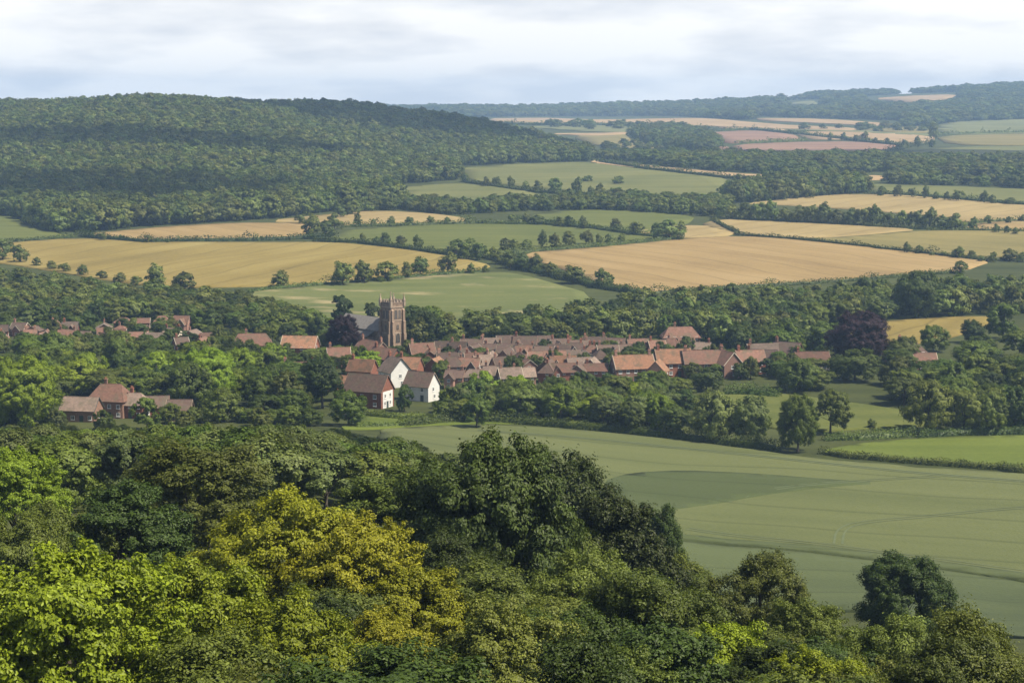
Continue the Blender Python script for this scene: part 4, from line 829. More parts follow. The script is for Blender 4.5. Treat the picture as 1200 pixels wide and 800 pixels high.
def chim():
    if 'chim' not in HC:
        HC['chim'] = MB().box(-.45, .45, -.35, .35, -1.3, 1.35).box(-.55, .55, -.45, .45, 1.352, 1.55).mesh('chimney', MATS['brick_red'])
        HC['pot'] = MB().tube([(0, 0, 1.55), (0, 0, 1.95), (0, 0, 2.15)], [.16, .13, .16], 7).mesh('chimney_pot', MATS['clay_pot'])
        HC['door'] = MB().box(-.48, .48, -.06, .03, 0, 2.05).box(-.6, -.481, -.08, .03, 0, 2.2).box(.481, .6, -.08, .03, 0, 2.2).box(-.48, .48, -.08, .03, 2.052, 2.2).mesh('door', MATS['door_paint'])
        HC['porch'] = MB().add([(-.9, -1.0, 2.35), (.9, -1.0, 2.35), (.9, 0, 2.9), (-.9, 0, 2.9), (-.9, -1.0, 2.47), (.9, -1.0, 2.47), (.9, 0, 3.02), (-.9, 0, 3.02)], [(0, 1, 2, 3), (4, 5, 6, 7), (0, 1, 5, 4), (1, 2, 6, 5), (2, 3, 7, 6), (3, 0, 4, 7)]).mesh('porch', MATS['tile_red'])
chim()
HOUSES = []
def house(px, rb, label, ang=0, L=9.5, Wd=7.0, ev=4.8, rd=8.2, hip=0.0, roof='tile_red', wall='brick_red', chimneys=1, wins=3, group=None, name='house', gwin=True, barge=True, loc=None, wing=0):
    p = np.array(loc) if loc is not None else at(px, rb)
    t = empty(name, (p[0], p[1], float(gz(p[0], p[1])) - .05), R_(ang)); tag(t, label, 'house', group)
    if group and 'terrace' not in group: t.scale = (.86, .86, .86)
    HOUSES.append((p[0], p[1], max(L, Wd) / 2))
    wm, rm, gm, bm_ = house_meshes(L, Wd, ev, rd, hip)
    wo = link('wall', wm, t); slot(wo, MATS[wall]); ro = link('roof', rm, t); slot(ro, MATS[roof]); ri = link('ridge_tiles', gm, ro); slot(ri, MATS[roof])
    if not hip and barge:
        for s in (-1, 1):
            b = link('barge_board', bm_, t); slot(b, MATS[('render_cream', 'door_paint', 'stone_trim', 'brick_brown')[(len(HOUSES) * 7) % 4]]); b.location = (s * (L / 2 + .36), 0, 0)
    for c in range(chimneys):
        x = (-L / 2 + .9) if c == 0 else (L / 2 - .9)
        if hip: x *= .35
        o = link('chimney', HC['chim'], t); o.location = (x, .0 if not hip else .2, rd + .05); slot(o, MATS[wall if wall.startswith('brick') else 'brick_red'])
        for j in (-.22, .22): q = link('chimney_pot', HC['pot'], o); q.location = (j, 0, 0)
    fm, pm = win_mesh(1.15, 1.2)
    def win(x, y, z, a):
        o = link('window', fm, t); o.location = (x, y, z); o.rotation_euler = (0, 0, a); link('pane', pm, o)
    floors = [(.95), (3.3)] if ev > 4 else [.95]
    for fi, z in enumerate(floors):
        for i in range(wins):
            x = -L / 2 + L * (i + .5) / wins
            if fi == 0 and i == wins // 2 and wins > 1:
                d = link('door', HC['door'], t); d.location = (x, -Wd / 2 - .003, .02); continue
            win(x, -Wd / 2 - .003, z, 0)
        if gwin:
            for s in (-1, 1): win(s * (L / 2 + .003), -.4 if fi else .3, z + .1, s * math.pi / 2)
    if wing:
        wl, ww, we, wr = 2.6 + Wd / 2, 3.7, ev - .25, min(rd - .7, ev + 2.3); wx = (L / 2 - 2.5) * (1 if wing > 0 else -1)
        wm2, rm2, gm2, bm2 = house_meshes(wl, ww, we, wr, 0.0)
        q = link('wing_wall', wm2, t); slot(q, MATS[wall]); q.rotation_euler = (0, 0, -math.pi / 2); q.location = (wx, -wl / 2 - .5, 0)
        q2 = link('wing_roof', rm2, t); slot(q2, MATS[roof]); q2.rotation_euler = q.rotation_euler; q2.location = q.location
        q3 = link('ridge_tiles', gm2, q2); slot(q3, MATS[roof])
        b = link('barge_board', bm2, t); b.rotation_euler = q.rotation_euler; b.location = (wx, -wl / 2 - .5 - (wl / 2 + .36), 0); slot(b, MATS[('render_cream', 'stone_trim')[len(HOUSES) % 2]])
        win(wx, -wl - .5 - .003, .95, 0); win(wx, -wl - .5 - .003, 3.0, 0) if ev > 4 else None
    return t
ROOFW = {'tile_brown': 'brown', 'tile_red': 'red', 'tile_orange': 'orange', 'tile_pale': 'pale tan', 'slate': 'grey slate'}
WALLW = {'brick_red': 'red brick', 'brick_brown': 'brown brick', 'brick_pink': 'pinkish brick', 'render_cream': 'cream rendered'}
def house_row(rb, px0, px1, step, where, seed, roofs, walls, group, jr=2.0, L=(8.5, 10.5, 12), gap_p=.0, angs=(-14, 8, 20, -78, 75, 0), skip=()):
    rng = random.Random(seed); k = 0; px = px0; low_ = group.startswith('houses at the left')
    while px <= px1:
        q = px + rng.uniform(-3, 3); r = rb + rng.uniform(-jr, jr); l = rng.choice(L); a = rng.choice(angs) + rng.uniform(-6, 6); rf = rng.choice(roofs); wl = rng.choice(walls); c = rng.choice((0, 1, 1, 2)); W_ = rng.choice((6.5, 7.2)); l = l * .86; rd = rng.choice((7.0, 7.5, 8.0)) if not low_ else rng.choice((5.6, 6.2, 6.8)); l = l * (.82 if low_ else 1); hp = 0.8 if rng.random() < .14 else 0.0
        if rng.random() >= gap_p and not any(abs(q - s) < 8 for s in skip):
            face = 'gable-end ' if abs(a) > 45 else ''
            house(q, r, f'{ROOFW[rf]}-roofed {WALLW[wl]} {face}house, {ORD[k]} in {where}', a, L=l, Wd=W_, ev=3.6 if low_ else 4.5, rd=rd, hip=hp, roof=rf, wall=wl, chimneys=c, wins=rng.choice((2, 3)), group=group, wing=rng.choice((0, 0, 1, -1)) if abs(a) < 45 and not hp else 0)
            k += 1
        px += step
B = ('tile_brown', 'tile_brown', 'tile_red', 'tile_pale'); RD = ('tile_red', 'tile_brown', 'tile_red', 'tile_orange'); BW = ('brick_red', 'brick_brown', 'brick_pink')
VG = 'houses of the village centre'
house_row(452.5, 536, 628, 19.5, 'the front row by the meadow trees', 1, ('tile_pale', 'tile_brown', 'tile_pale'), ('brick_brown', 'brick_pink', 'brick_brown'), VG, angs=(4, -8, 12))
house_row(446, 640, 710, 18.5, 'the short front row', 2, ('tile_brown', 'tile_red'), ('brick_pink', 'brick_red'), VG, angs=(78, 6, -4))
house_row(440, 512, 704, 18.2, 'the second row up from the meadow', 3, B + ('tile_orange',), BW, VG)
house_row(431, 504, 716, 18.2, 'the third row up from the meadow', 4, B, BW + ('render_cream',), VG)
house_row(423, 500, 738, 19.5, 'the fourth row up from the meadow', 5, ('tile_brown', 'tile_brown', 'tile_red'), BW, VG, angs=(4, -8, 70, 10))
house_row(415.5, 552, 738, 21, 'the back row under the tree belt', 6, ('tile_brown', 'tile_brown', 'tile_pale'), BW, VG, angs=(4, -8, 10), L=(10.5, 12))
house_row(418, 748, 832, 18.5, 'the row behind the orange terrace', 16, ('tile_brown', 'tile_red', 'tile_pale'), BW, VG)
TG = 'terrace at the right of the village'
house(741, 446, 'orange-roofed terrace house, left end of the terrace near the white canopy', 14, L=14, Wd=8, ev=5, rd=9, roof='tile_orange', wall='brick_pink', chimneys=2, wins=5, group=TG)
house(770, 449, 'orange-roofed pinkish gable-end wing in front of the terrace', 76, L=8, Wd=6.5, ev=4.6, rd=8, roof='tile_orange', wall='brick_pink', chimneys=0, wins=2, group=TG)
house(788, 440, 'bright orange-roofed middle house of the terrace', 10, L=12.5, Wd=8, ev=5.2, rd=9.4, roof='tile_orange', wall='brick_red', chimneys=1, wins=4, group=TG)
house(824, 440, 'long red-roofed house right of the orange terrace', 8, L=15, Wd=8, ev=5, rd=9, roof='tile_red', wall='brick_pink', chimneys=2, wins=5, group=TG)
house(851, 441, 'gable-end red-roofed house at the right end of the terrace', -66, L=10, Wd=7.5, ev=5, rd=9, roof='tile_red', wall='brick_pink', chimneys=1, wins=3, group=TG)
house(797, 406, 'long red-brown roofed house alone against the dark trees', 6, L=14.5, Wd=7.5, ev=4.2, rd=7.8, hip=.7, roof='tile_red', wall='brick_brown', chimneys=1, wins=5)
house(878, 437, 'red-roofed house just left of the clipped dark hedge', 10, L=10, Wd=7, roof='tile_red', wall='brick_red')
house(892, 432, 'low brown-roofed house behind the clipped dark hedge', -12, L=11, Wd=7, ev=4, rd=7, roof='tile_brown', wall='brick_red')
house(897, 428, 'long pale grey-brown roof above the clipped dark hedge', 12, L=14, Wd=8, ev=4.4, rd=8, roof='tile_pale', wall='brick_brown')
house(922, 428, 'purple-brown gabled house right of the long pale roof', -30, L=10, Wd=8, ev=4.6, rd=8.6, roof='tile_brown', wall='brick_brown')
house(951, 432, 'pink-roofed bungalow with a pale wall among trees', 4, L=12, Wd=7, ev=3.2, rd=6.2, roof='tile_red', wall='render_cream', wins=3)
house(1060, 425, 'purple-brown hipped house beside the dark copper beech', 14, L=14, Wd=9, ev=4.2, rd=8.6, hip=.8, roof='tile_brown', wall='brick_pink', wins=4)
house(1083, 433, 'small pink-roofed house among the right-hand trees', 4, L=8, Wd=6, ev=3, rd=6, roof='tile_red', wall='brick_pink', wins=2)
# round the church and the white gables
house(432, 476, 'red brick house with a white-faced gable and dark brown roof', -24, L=13.5, Wd=8.6, ev=5.6, rd=10.2, roof='tile_brown', wall='brick_red', chimneys=0, wins=3)
house(494, 468.5, 'white gabled house with a dark brown roof', -30, L=9.5, Wd=6.8, ev=5.2, rd=9.2, roof='tile_brown', wall='render_white', chimneys=0, wins=2)
house(463, 452, 'tall white rendered house with a big blank gable', -58, L=9, Wd=8, ev=5.4, rd=9.8, roof='tile_pale', wall='render_white', chimneys=1, wins=3)
house(409, 470, 'orange-roofed house at the left of the brick and white gable', -10, L=8, Wd=7, ev=4.6, rd=8.2, roof='tile_orange', wall='brick_red', chimneys=0)
house(425, 446, 'orange-roofed cottage behind the brick and white gable', -20, L=9, Wd=6.5, ev=4, rd=7.4, roof='tile_orange', wall='brick_red')
house(436, 424, 'long red-roofed house below the church tower', -52, L=14, Wd=7, ev=4.6, rd=8, roof='tile_red', wall='brick_pink', chimneys=2)
house(452, 434, 'red-roofed house between the church and the tall white house', -40, L=11, Wd=7, roof='tile_red', wall='brick_red')
house(397, 430, 'pink-roofed cottage below the dark copper tree', 10, L=8, Wd=6.5, ev=4, rd=7.2, roof='tile_red', wall='brick_pink')
house(480, 443, 'orange-roofed cottage right of the tall white house', -20, L=8, Wd=6.5, ev=4, rd=7.4, roof='tile_orange', wall='brick_red')
house(494, 428, 'red-roofed cottage at the upper left of the village centre', 20, L=9, Wd=6.5, roof='tile_red', wall='brick_pink')
house(296, 416, 'broad barn-like house with a long faded red hipped roof', 8, L=15, Wd=9, ev=4.4, rd=8.2, hip=.5, roof='tile_red', wall='brick_brown', chimneys=1, wins=4)
house(352, 418, 'broad orange-roofed house left of the dark copper tree', -8, L=13, Wd=9, ev=4.2, rd=8, roof='tile_orange', wall='brick_red', chimneys=0, wins=4)
house(345, 448, 'small pink house half hidden by trees', 10, L=8, Wd=6, ev=4, rd=7, roof='tile_red', wall='brick_pink')
# the brick group among the near trees
house(131, 488, 'large brick house with a pinkish-brown hipped roof', -14, L=11.5, Wd=9, ev=5.6, rd=9.8, hip=.55, roof='tile_red', wall='brick_brown', chimneys=1, wins=4)
house(96, 493, 'low grey-brown roofed house left of the hipped brick house', -10, L=10.5, Wd=7, ev=3.8, rd=7, roof='tile_pale', wall='brick_brown', chimneys=0, wins=4)
house(159, 489, 'brown-roofed wing right of the hipped brick house', -16, L=8, Wd=7, ev=4.4, rd=7.4, hip=.6, roof='tile_pale', wall='brick_red', chimneys=1, wins=3)
house(182, 488, 'small brown-roofed outhouse at the right of the brick group', 8, L=8, Wd=6, ev=3.4, rd=6.2, roof='tile_brown', wall='brick_red', chimneys=0, wins=2)
house(211, 492, 'small brick cottage with a white window deep among trees', 0, L=7, Wd=6, ev=3.4, rd=6, roof='tile_brown', wall='brick_brown', chimneys=0, wins=2)
LG = 'houses at the left of the village'
house_row(386, 146, 212, 22, 'the highest row under the left tree belt', 7, ('tile_red', 'tile_brown'), ('brick_pink',), LG, angs=(2, -6), jr=1)
house_row(394, 4, 215, 20, 'the second row under the left tree belt', 8, ('tile_brown', 'tile_red', 'tile_pale'), BW, LG, gap_p=.3)
house_row(402, 36, 264, 21, 'the third row of the left part', 9, ('tile_red', 'tile_brown', 'tile_pale'), BW + ('render_cream',), LG, gap_p=.25)
house_row(411, 60, 268, 22, 'the nearest row of the left part', 10, ('tile_brown', 'tile_red', 'tile_orange'), BW, LG, gap_p=.35)
house_row(404, 2, 30, 26, 'the outermost pair at the left', 11, ('tile_red', 'tile_brown'), BW, LG, gap_p=.0)
# white-painted front on the brick house's gable
def white_front():
    t = [o for o in bpy.data.objects if o.get('label', '').startswith('red brick house with a white-faced')][0]
    m = MB(); m.box(6.75, 6.81, -3.2, 3.4, -.3, 5.4); link('white_front', m.mesh('white_front', MATS['render_white']), t)
    fm, pm = win_mesh(1.15, 1.2)
    for o in list(t.children):
        if o.name.startswith('window') and o.location.x > 6: o.location.x = 6.815; o.location.y = 1.6
    for y, z in ((-1.7, 3.4), (-1.9, 1.05)):
        o = link('window', fm, t); o.location = (6.815, y, z); o.rotation_euler = (0, 0, math.pi / 2); link('pane', pm, o)
    d = link('door', HC['door'], t); d.location = (6.815, -.2, .02); d.rotation_euler = (0, 0, math.pi / 2)
white_front()
def canopy():
    p = at(764, 451); t = empty('garden_canopy', tuple(p)); tag(t, 'small white pointed garden canopy below the orange terrace', 'canopy')
    m = MB(); m.add([(-1.7, -1.7, 2.3), (1.7, -1.7, 2.3), (1.7, 1.7, 2.3), (-1.7, 1.7, 2.3), (0, 0, 4.6)], [(0, 1, 4), (1, 2, 4), (2, 3, 4), (3, 0, 4)])
    for a, b, c, d in ((-1.7, 1.7, -1.72, -1.69), (-1.7, 1.7, 1.69, 1.72), (-1.72, -1.701, -1.69, 1.69), (1.701, 1.72, -1.69, 1.69)): m.box(a, b, c, d, 1.0, 2.3)
    link('canopy_roof', m.mesh('canopy_roof', MATS['paint_white']), t)
    for x in (-1.6, 1.6):
        for y in (-1.6, 1.6): link('pole', MB().tube([(x, y, -.2), (x, y, 2.3)], [.05, .05], 6).mesh('pole', MATS['paint_white']), t)
canopy()

# ================================================================== TREES OF THE VALLEY
NOT = []           # (x, y, radius) already taken
ACC = [(112, 466, 46, 588), (150, 466, 40, 588), (435, 456, 36, 616), (494, 455, 22, 626), (460, 368, 26, 740), (463, 440, 20, 655)]
def vt(key, px, rt, rb, w, mat, label, **kw):
    o = tree_px(key, px, rt, rb, w, mat, label, **kw); NOT.append((o.location.x, o.location.y, o.scale.x * 3.6))
    if w >= 34: ACC.append((px, (rt + rb) / 2 - 4, w * .5, o.location.y))
    return o
vt('near_f', 30, 418, 500, 100, 'leaf_bright', 'huge rounded bright green tree at the left edge near the brick houses')
vt('near_f', 244, 408, 474, 78, 'leaf_bright', 'big sunlit yellow-green dome-shaped tree in front of the village')
vt('mid_a', 172, 462, 503, 38, 'leaf_mid', 'green tree standing in front of the brown-roofed wing')
vt('mid_d', 122, 480, 503, 26, 'leaf_mid', 'small tree in front of the hipped brick house')
vt('mid_e', 222, 424, 480, 62, 'leaf_green', 'broad green tree left of the yellow-green dome')
vt('mid_d', 276, 432, 462, 34, 'leaf_lime', 'yellow-flowering small tree beside the yellow-green dome')
vt('mid_d', 262, 455, 494, 52, 'leaf_mid', 'rounded dull green tree below the yellow-flowering tree')
vt('mid_b', 378, 414, 478, 50, 'leaf_dark', 'tall dark green tree left of the brick and white house')
vt('mid_c', 408, 453, 499, 42, 'leaf_green', 'rounded tree on the lawn left of the brick and white house')
vt('mid_a', 474, 448, 482, 22, 'leaf_dark', 'dark narrow tree between the brick house and the white gable')
vt('near_f', 403, 369, 413, 42, 'leaf_copper', 'dark purple copper tree beside the grey church roof')
vt('near_f', 1008, 365, 428, 78, 'leaf_copper', 'big dark purple copper beech at the right of the village')
vt('mid_c', 1002, 405, 446, 52, 'leaf_green', 'rounded green tree in front of the copper beech')
vt('near_f', 935, 461, 529, 52, 'leaf_green', 'sturdy dark green tree standing at the corner of the big crop field')
vt('mid_b', 973, 451, 508, 44, 'leaf_olive', 'tree with a bare forked trunk behind the thick hedge')
vt('mid_e', 1090, 445, 506, 62, 'leaf_olive', 'broad olive oak at the back of the bright pasture')
vt('mid_c', 1130, 452, 506, 48, 'leaf_mid', 'leaning green tree right of the broad olive oak')
vt('mid_a', 1160, 455, 508, 42, 'leaf_olive', 'spreading tree third along the back of the bright pasture')
vt('mid_e', 838, 458, 517, 58, 'leaf_willow', 'pale willow-like tree, left half of the pale pair by the crop hedge')
vt('mid_e', 880, 463, 519, 54, 'leaf_willow', 'pale willow-like tree, right half of the pale pair by the crop hedge')
vt('mid_d', 804, 456, 478, 34, 'leaf_dark', 'low dark bush with a pale top beside the green paddock')
vt('mid_c', 828, 427, 458, 36, 'leaf_dark', 'dark rounded tree in front of the right end of the terrace')
vt('mid_c', 713, 434, 468, 30, 'leaf_dark', 'dark rounded garden tree, left one of the close pair by the terrace')
vt('mid_a', 730, 440, 467, 28, 'leaf_dark', 'dark rounded garden tree, right one of the close pair by the terrace')
vt('mid_a', 685, 432, 468, 28, 'leaf_dark', 'dark upright garden tree in front of the gable-end pink house')
vt('mid_d', 702, 456, 472, 24, 'leaf_copper', 'low reddish shrub beneath the dark garden trees')
vt('mid_b', 558, 462, 503, 32, 'leaf_green', 'green tree with a dark lower half at the meadow hedge')
vt('mid_e', 610, 446, 490, 60, 'leaf_mid', 'wide bushy light tree in front of the pale roofs')
vt('mid_e', 655, 450, 492, 56, 'leaf_bright', 'wide bushy yellow-green tree before the short front row')
vt('mid_b', 735, 466, 507, 36, 'leaf_green', 'pointed green tree at the middle of the meadow hedge')
vt('mid_b', 789, 470, 511, 38, 'leaf_green', 'green tree with dark foot near the pale willow pair')
vt('mid_d', 520, 471, 491, 30, 'leaf_mid', 'low rounded bush right of the white gable')
vt('mid_d', 313, 434, 449, 32, 'leaf_lilac', 'mound of lilac-pink blossom among the garden trees')
vt('mid_d', 425, 405, 424, 26, 'leaf_mid', 'small light tree in front of the church nave')
vt('mid_c', 430, 408, 440, 38, 'leaf_bright', 'rounded bright garden tree below the church')
vt('mid_c', 489, 412, 440, 34, 'leaf_green', 'garden tree right below the church tower')
vt('mid_a', 400, 344, 378, 30, 'leaf_dark', 'dark tree standing above the church nave')
vt('mid_a', 435, 353, 384, 26, 'leaf_dark', 'dark tree left of the church tower top')
vt('mid_e', 1012, 325, 358, 30, 'leaf_dark', 'isolated-looking round tree on the belt edge below the biggest wheat')
vt('mid_e', 1075, 318, 372, 62, 'leaf_dark', 'very large dark oak in the right-hand tree belt')
vt('mid_e', 1094, 381, 412, 38, 'leaf_green', 'round tree standing before the glimpsed golden wheat')
vt('mid_a', 1175, 352, 398, 46, 'leaf_green', 'large gnarled tree right of the glimpsed golden wheat')
vt('mid_c', 1140, 372, 402, 28, 'leaf_dark', 'dark tree before the right end of the glimpsed wheat')
vt('far_d', 1062, 399, 409, 10, None, 'tiny conical bush in front of the glimpsed golden wheat')
vt('far_d', 1022, 492, 502, 12, 'leaf_dark', 'tiny dark bush alone in the green paddock')
NAMED_KEYS = ('mid_a', 'mid_b', 'mid_c', 'mid_d', 'mid_e')
LM = [(131, 465, 'the hipped brick house'), (30, 460, 'the huge bright tree'), (244, 440, 'the yellow-green dome tree'), (378, 446, 'the tall dark tree'), (432, 455, 'the brick and white house'), (495, 452, 'the white gable'), (460, 365, 'the church tower'), (403, 392, 'the copper tree'),
      (1008, 395, 'the copper beech'), (935, 490, 'the field-corner tree'), (1090, 470, 'the broad olive oak'), (860, 485, 'the pale willows'), (764, 445, 'the white canopy'), (797, 395, 'the lone long roof'), (296, 402, 'the barn-like roof'), (352, 402, 'the broad orange roof'), (1075, 345, 'the very large dark oak'), (313, 440, 'the lilac mound'),
      (1050, 385, 'the glimpsed wheat'), (610, 440, 'the pale front roofs'), (685, 440, 'the gable-end pink house'), (880, 470, 'the clipped dark hedge'), (655, 345, 'the hedge corner'), (183, 325, 'the two dark edge trees'), (328, 326, 'the single tree in the gold'), (225, 530, 'the large olive tree'), (128, 590, 'the dark spreading tree'), (322, 600, 'the tall golden maple'),
      (455, 560, 'the tree behind the maples'), (588, 540, 'the tallest oak'), (700, 600, 'the right-shoulder oak'), (892, 680, 'the brown-tipped thorn'), (1055, 690, 'the lone dark tree'), (1160, 750, 'the right corner tree'), (70, 680, 'the left corner maple'), (735, 480, 'the pointed hedge tree'), (558, 480, 'the dark-footed hedge tree'), (1160, 480, 'the third back tree')]
def where(x, y, h=6):
    px, r, _ = proj(np.array([x, y, float(gz(x, y)) + h])); px, r = float(px), float(r)
    q = min(LM, key=lambda l: (l[0] - px) ** 2 + ((l[1] - r) * 1.4) ** 2); dx, dy = px - q[0], r - q[1]
    far = 'just ' if math.hypot(dx, dy) < 28 else ('' if math.hypot(dx, dy) < 60 else 'well ')
    return far + (('left of ' if dx < 0 else 'right of ') if abs(dx) > abs(dy) * 1.2 else ('above ' if dy < 0 else 'below ')) + q[2]
TONE = {'leaf_dark': 'dark', 'leaf_green': 'plain green', 'leaf_mid': 'mid green', 'leaf_olive': 'olive', 'leaf_grey': 'grey-green', 'leaf_bright': 'bright green', 'leaf_willow': 'pale', 'leaf_lime': 'lime', None: 'green'}
def fill(poly, D0, D1, gap, wr, hr, mats, label, group, seed, cap=999, keys=NAMED_KEYS, house_clear=.6, stuff=None, stuff_label=None):
    """trees over a patch of ground, clear of the houses and of the trees already there"""
    x, y, z, px, r = wood_points(poly, D0, D1, gap, seed); rng = random.Random(seed); P = []
    for a, b in zip(x, y):
        if any((a - h[0]) ** 2 + (b - h[1]) ** 2 < (h[2] * house_clear + 2.2) ** 2 for h in HOUSES): continue
        if any((a - h[0]) ** 2 + (b - h[1]) ** 2 < h[2] ** 2 for h in NOT): continue
        if (a - CH[0]) ** 2 + (b - CH[1]) ** 2 < 40 and b < CH[1] + 4: continue
        w_ = rng.uniform(*wr); h_ = sum(hr) / 2; cx, cr_, _ = proj(np.array([a, b, float(gz(a, b)) + h_ * .6])); hw = w_ * FPX / b / 2
        if any(abs(cx - q[0]) < q[2] * .8 + hw * .55 and abs(cr_ - q[1]) < q[2] * .6 + hw * .6 and (q[3] == 0 and b < 720 or b < q[3]) for q in ACC): continue
        P.append((a, b, w_))
    big = sorted(P, key=lambda q: -q[2] / q[1]); one, rest = big[:cap], big[cap:]
    for a, b, w in one:
        mt = rng.choice(mats); sz = 'small' if w < wr[0] + (wr[1] - wr[0]) * .4 else 'large'
        tree(rng.choice(keys), a, b, w, rng.uniform(*hr) * (w / (sum(wr) / 2)) ** .5, mt, f'{sz} {TONE[mt]} {label}, {where(a, b)}', group)
    NOT.extend((a, b, w * .3) for a, b, w in one)
    print(group, len(one), len(rest))
    if rest and stuff:
        Q = np.array(rest); zz = gz(Q[:, 0], Q[:, 1]); wood_from(stuff, Q[:, 0], Q[:, 1], zz, sum(wr) / 2, sum(hr) / 2, stuff_label, seed)
fill([(-140, 478), (0, 488), (60, 494), (200, 494), (300, 494), (395, 499), (425, 504), (430, 516), (300, 512), (150, 508), (0, 508), (-140, 500)], 540, 720, 7.5, (5, 9), (3.5, 6), ('leaf_mid', 'leaf_green', 'leaf_grey', 'leaf_olive'), 'left-garden bush', 'bushes below the left houses', 47, cap=110, keys=('mid_d', 'mid_e'))
GR = ('leaf_green', 'leaf_mid', 'leaf_dark', 'leaf_green', 'leaf_olive')
fill([(505, 494), (560, 495), (700, 503), (850, 519), (905, 524), (905, 515), (860, 503), (820, 480), (780, 462), (700, 472), (640, 472), (560, 470), (520, 478)], 560, 700, 7.5, (7, 12), (6.5, 10.5), ('leaf_mid', 'leaf_bright', 'leaf_green', 'leaf_willow', 'leaf_mid'), 'thicket tree', 'trees of the meadow thicket', 41)
fill([(1000, 470), (1100, 482), (1130, 500), (1210, 500), (1420, 505), (1420, 395), (1200, 400), (1120, 415), (1040, 432), (960, 440), (905, 452), (930, 462)], 560, 800, 9, (9, 14), (7, 11), GR, 'right-wood tree', 'trees right of the village', 42, cap=130)
fill([(-140, 470), (0, 480), (60, 470), (80, 465), (110, 470), (170, 478), (230, 494), (300, 500), (390, 505), (400, 475), (370, 452), (330, 440), (300, 428), (270, 432), (200, 430), (100, 424), (0, 420), (-140, 410)], 560, 790, 9.0, (9, 14), (7.5, 12), GR + ('leaf_bright',), 'left-garden tree', 'trees in front of the left houses', 43, cap=130)
fill([(-140, 386), (0, 386), (140, 384), (260, 396), (390, 400), (440, 432), (500, 412), (560, 408), (730, 410), (900, 425), (1000, 436), (900, 446), (860, 446), (700, 440), (500, 450), (330, 436), (270, 424), (-140, 412)], 600, 830, 7.2, (4.5, 8), (4.5, 8), GR, 'village-garden tree', 'garden trees among the houses', 44, cap=230, house_clear=.52)
fill([(-160, 322), (0, 330), (60, 338), (150, 351), (260, 358), (300, 365), (380, 387), (400, 395), (330, 394), (250, 388), (160, 377), (60, 384), (-160, 384)], 760, 1080, 9.5, (7, 11), (6.5, 9.5), ('leaf_dark', 'leaf_green', 'leaf_green', 'leaf_mid'), 'wheat-side tree', 'trees of the left tree belt', 45, cap=90, stuff='tree_belt', stuff_label='smaller trees filling the wood below the golden wheat')
fill([(472, 403), (520, 402), (600, 403), (720, 404), (760, 396), (830, 404), (880, 416), (960, 426), (985, 405), (930, 390), (1040, 375), (1150, 369), (1420, 372), (1420, 346), (1160, 346), (1000, 356), (870, 364), (760, 370), (690, 377), (560, 392), (476, 385)], 680, 980, 10.5, (8, 13), (8.5, 12), ('leaf_dark', 'leaf_green', 'leaf_dark', 'leaf_mid'), 'village-belt tree', 'trees of the belt behind the village', 46, cap=120, stuff='tree_belt', stuff_label='smaller trees filling the belt behind the village')

# ================================================================== TREES OF THE NEAR SLOPE
NOT.clear()
def st(key, px, rt, D, w, mat, label, **kw):
    o = tree_at(key, px, rt, D, w, mat, label, **kw); NOT.append((o.location.x, o.location.y, w * D / FPX * .42)); return o
st('near_b', 225, 510, 205, 215, 'leaf_olive', 'large rounded olive-green tree rising above the grey-green wood')
st('near_a', 128, 566, 165, 200, 'leaf_dark', 'dark spreading tree left of the golden maple')
st('near_c', 335, 572, 118, 215, 'leaf_yellow', 'golden-leaved maple, the taller of the golden trees')
st('near_c', 420, 604, 108, 200, 'leaf_yellow', 'golden-leaved maple, lower and right of its taller twin', rot=1)
st('near_c', 475, 668, 90, 165, 'leaf_yellow', 'golden-leaved maple, lowest and rightmost of the golden trees', rot=3)
st('near_c', 285, 650, 100, 130, 'leaf_yellow', 'duller golden maple at the left of the golden trees', rot=5)
st('near_b', 455, 543, 172, 165, 'leaf_mid', 'mid green tree behind the golden maples')
st('near_f', 575, 511, 150, 225, 'leaf_oak', 'tallest dark green oak in the middle of the near trees')
st('near_f', 648, 532, 152, 190, 'leaf_oak', 'dark rounded oak joined to the right side of the tallest oak')
st('near_a', 722, 572, 156, 190, 'leaf_oak', 'dark green oak at the right shoulder of the tallest oak')
st('near_b', 775, 585, 175, 70, 'leaf_dark', 'slim dark tree at the outer edge of the oaks')
st('near_f', 545, 590, 146, 150, 'leaf_dark', 'dark tree under the left side of the tallest oak')
st('near_f', 612, 580, 160, 150, 'leaf_dark', 'dark tree tucked behind the foot of the tallest oak')
st('near_f', 655, 610, 135, 150, 'leaf_mid', 'mid green tree between the two dark oaks')
st('near_f', 12, 612, 128, 150, 'leaf_mid', 'mid green tree low at the left edge behind the lime maple')
st('near_c', 8, 525, 140, 130, 'leaf_bright', 'yellow-green tree cut by the left edge of the view')
st('near_c', 70, 640, 74, 330, 'leaf_lime', 'big bright lime-green maple in the near left corner', rot=.6)
st('near_c', 205, 655, 80, 240, 'leaf_lime', 'lime-green maple right of the near left corner one', rot=2.6)
st('near_c', 330, 705, 68, 250, 'leaf_lime', 'yellowish lime maple below the golden trees', rot=4.4)
st('near_c', 440, 720, 72, 190, 'leaf_yellow', 'golden-green maple under the lower golden maple', rot=1.4)
st('near_b', 520, 620, 128, 150, 'leaf_dark', 'dark tree behind the right side of the lower golden maple')
st('near_e', 585, 715, 78, 210, 'leaf_olive', 'olive bush-like tree in the near middle')
st('near_e', 668, 650, 112, 170, 'leaf_olive', 'rounded olive tree with fine twigs below the oaks')
st('near_d', 770, 668, 104, 190, 'leaf_mid', 'dense green tree between the rounded olive and the meadow')
st('near_a', 705, 715, 86, 190, 'leaf_dark', 'deep shaded tree below the dense green one')
st('near_e', 892, 655, 132, 140, 'leaf_olive', 'twiggy olive thorn tree with brownish tips at the meadow edge', rot=.3)
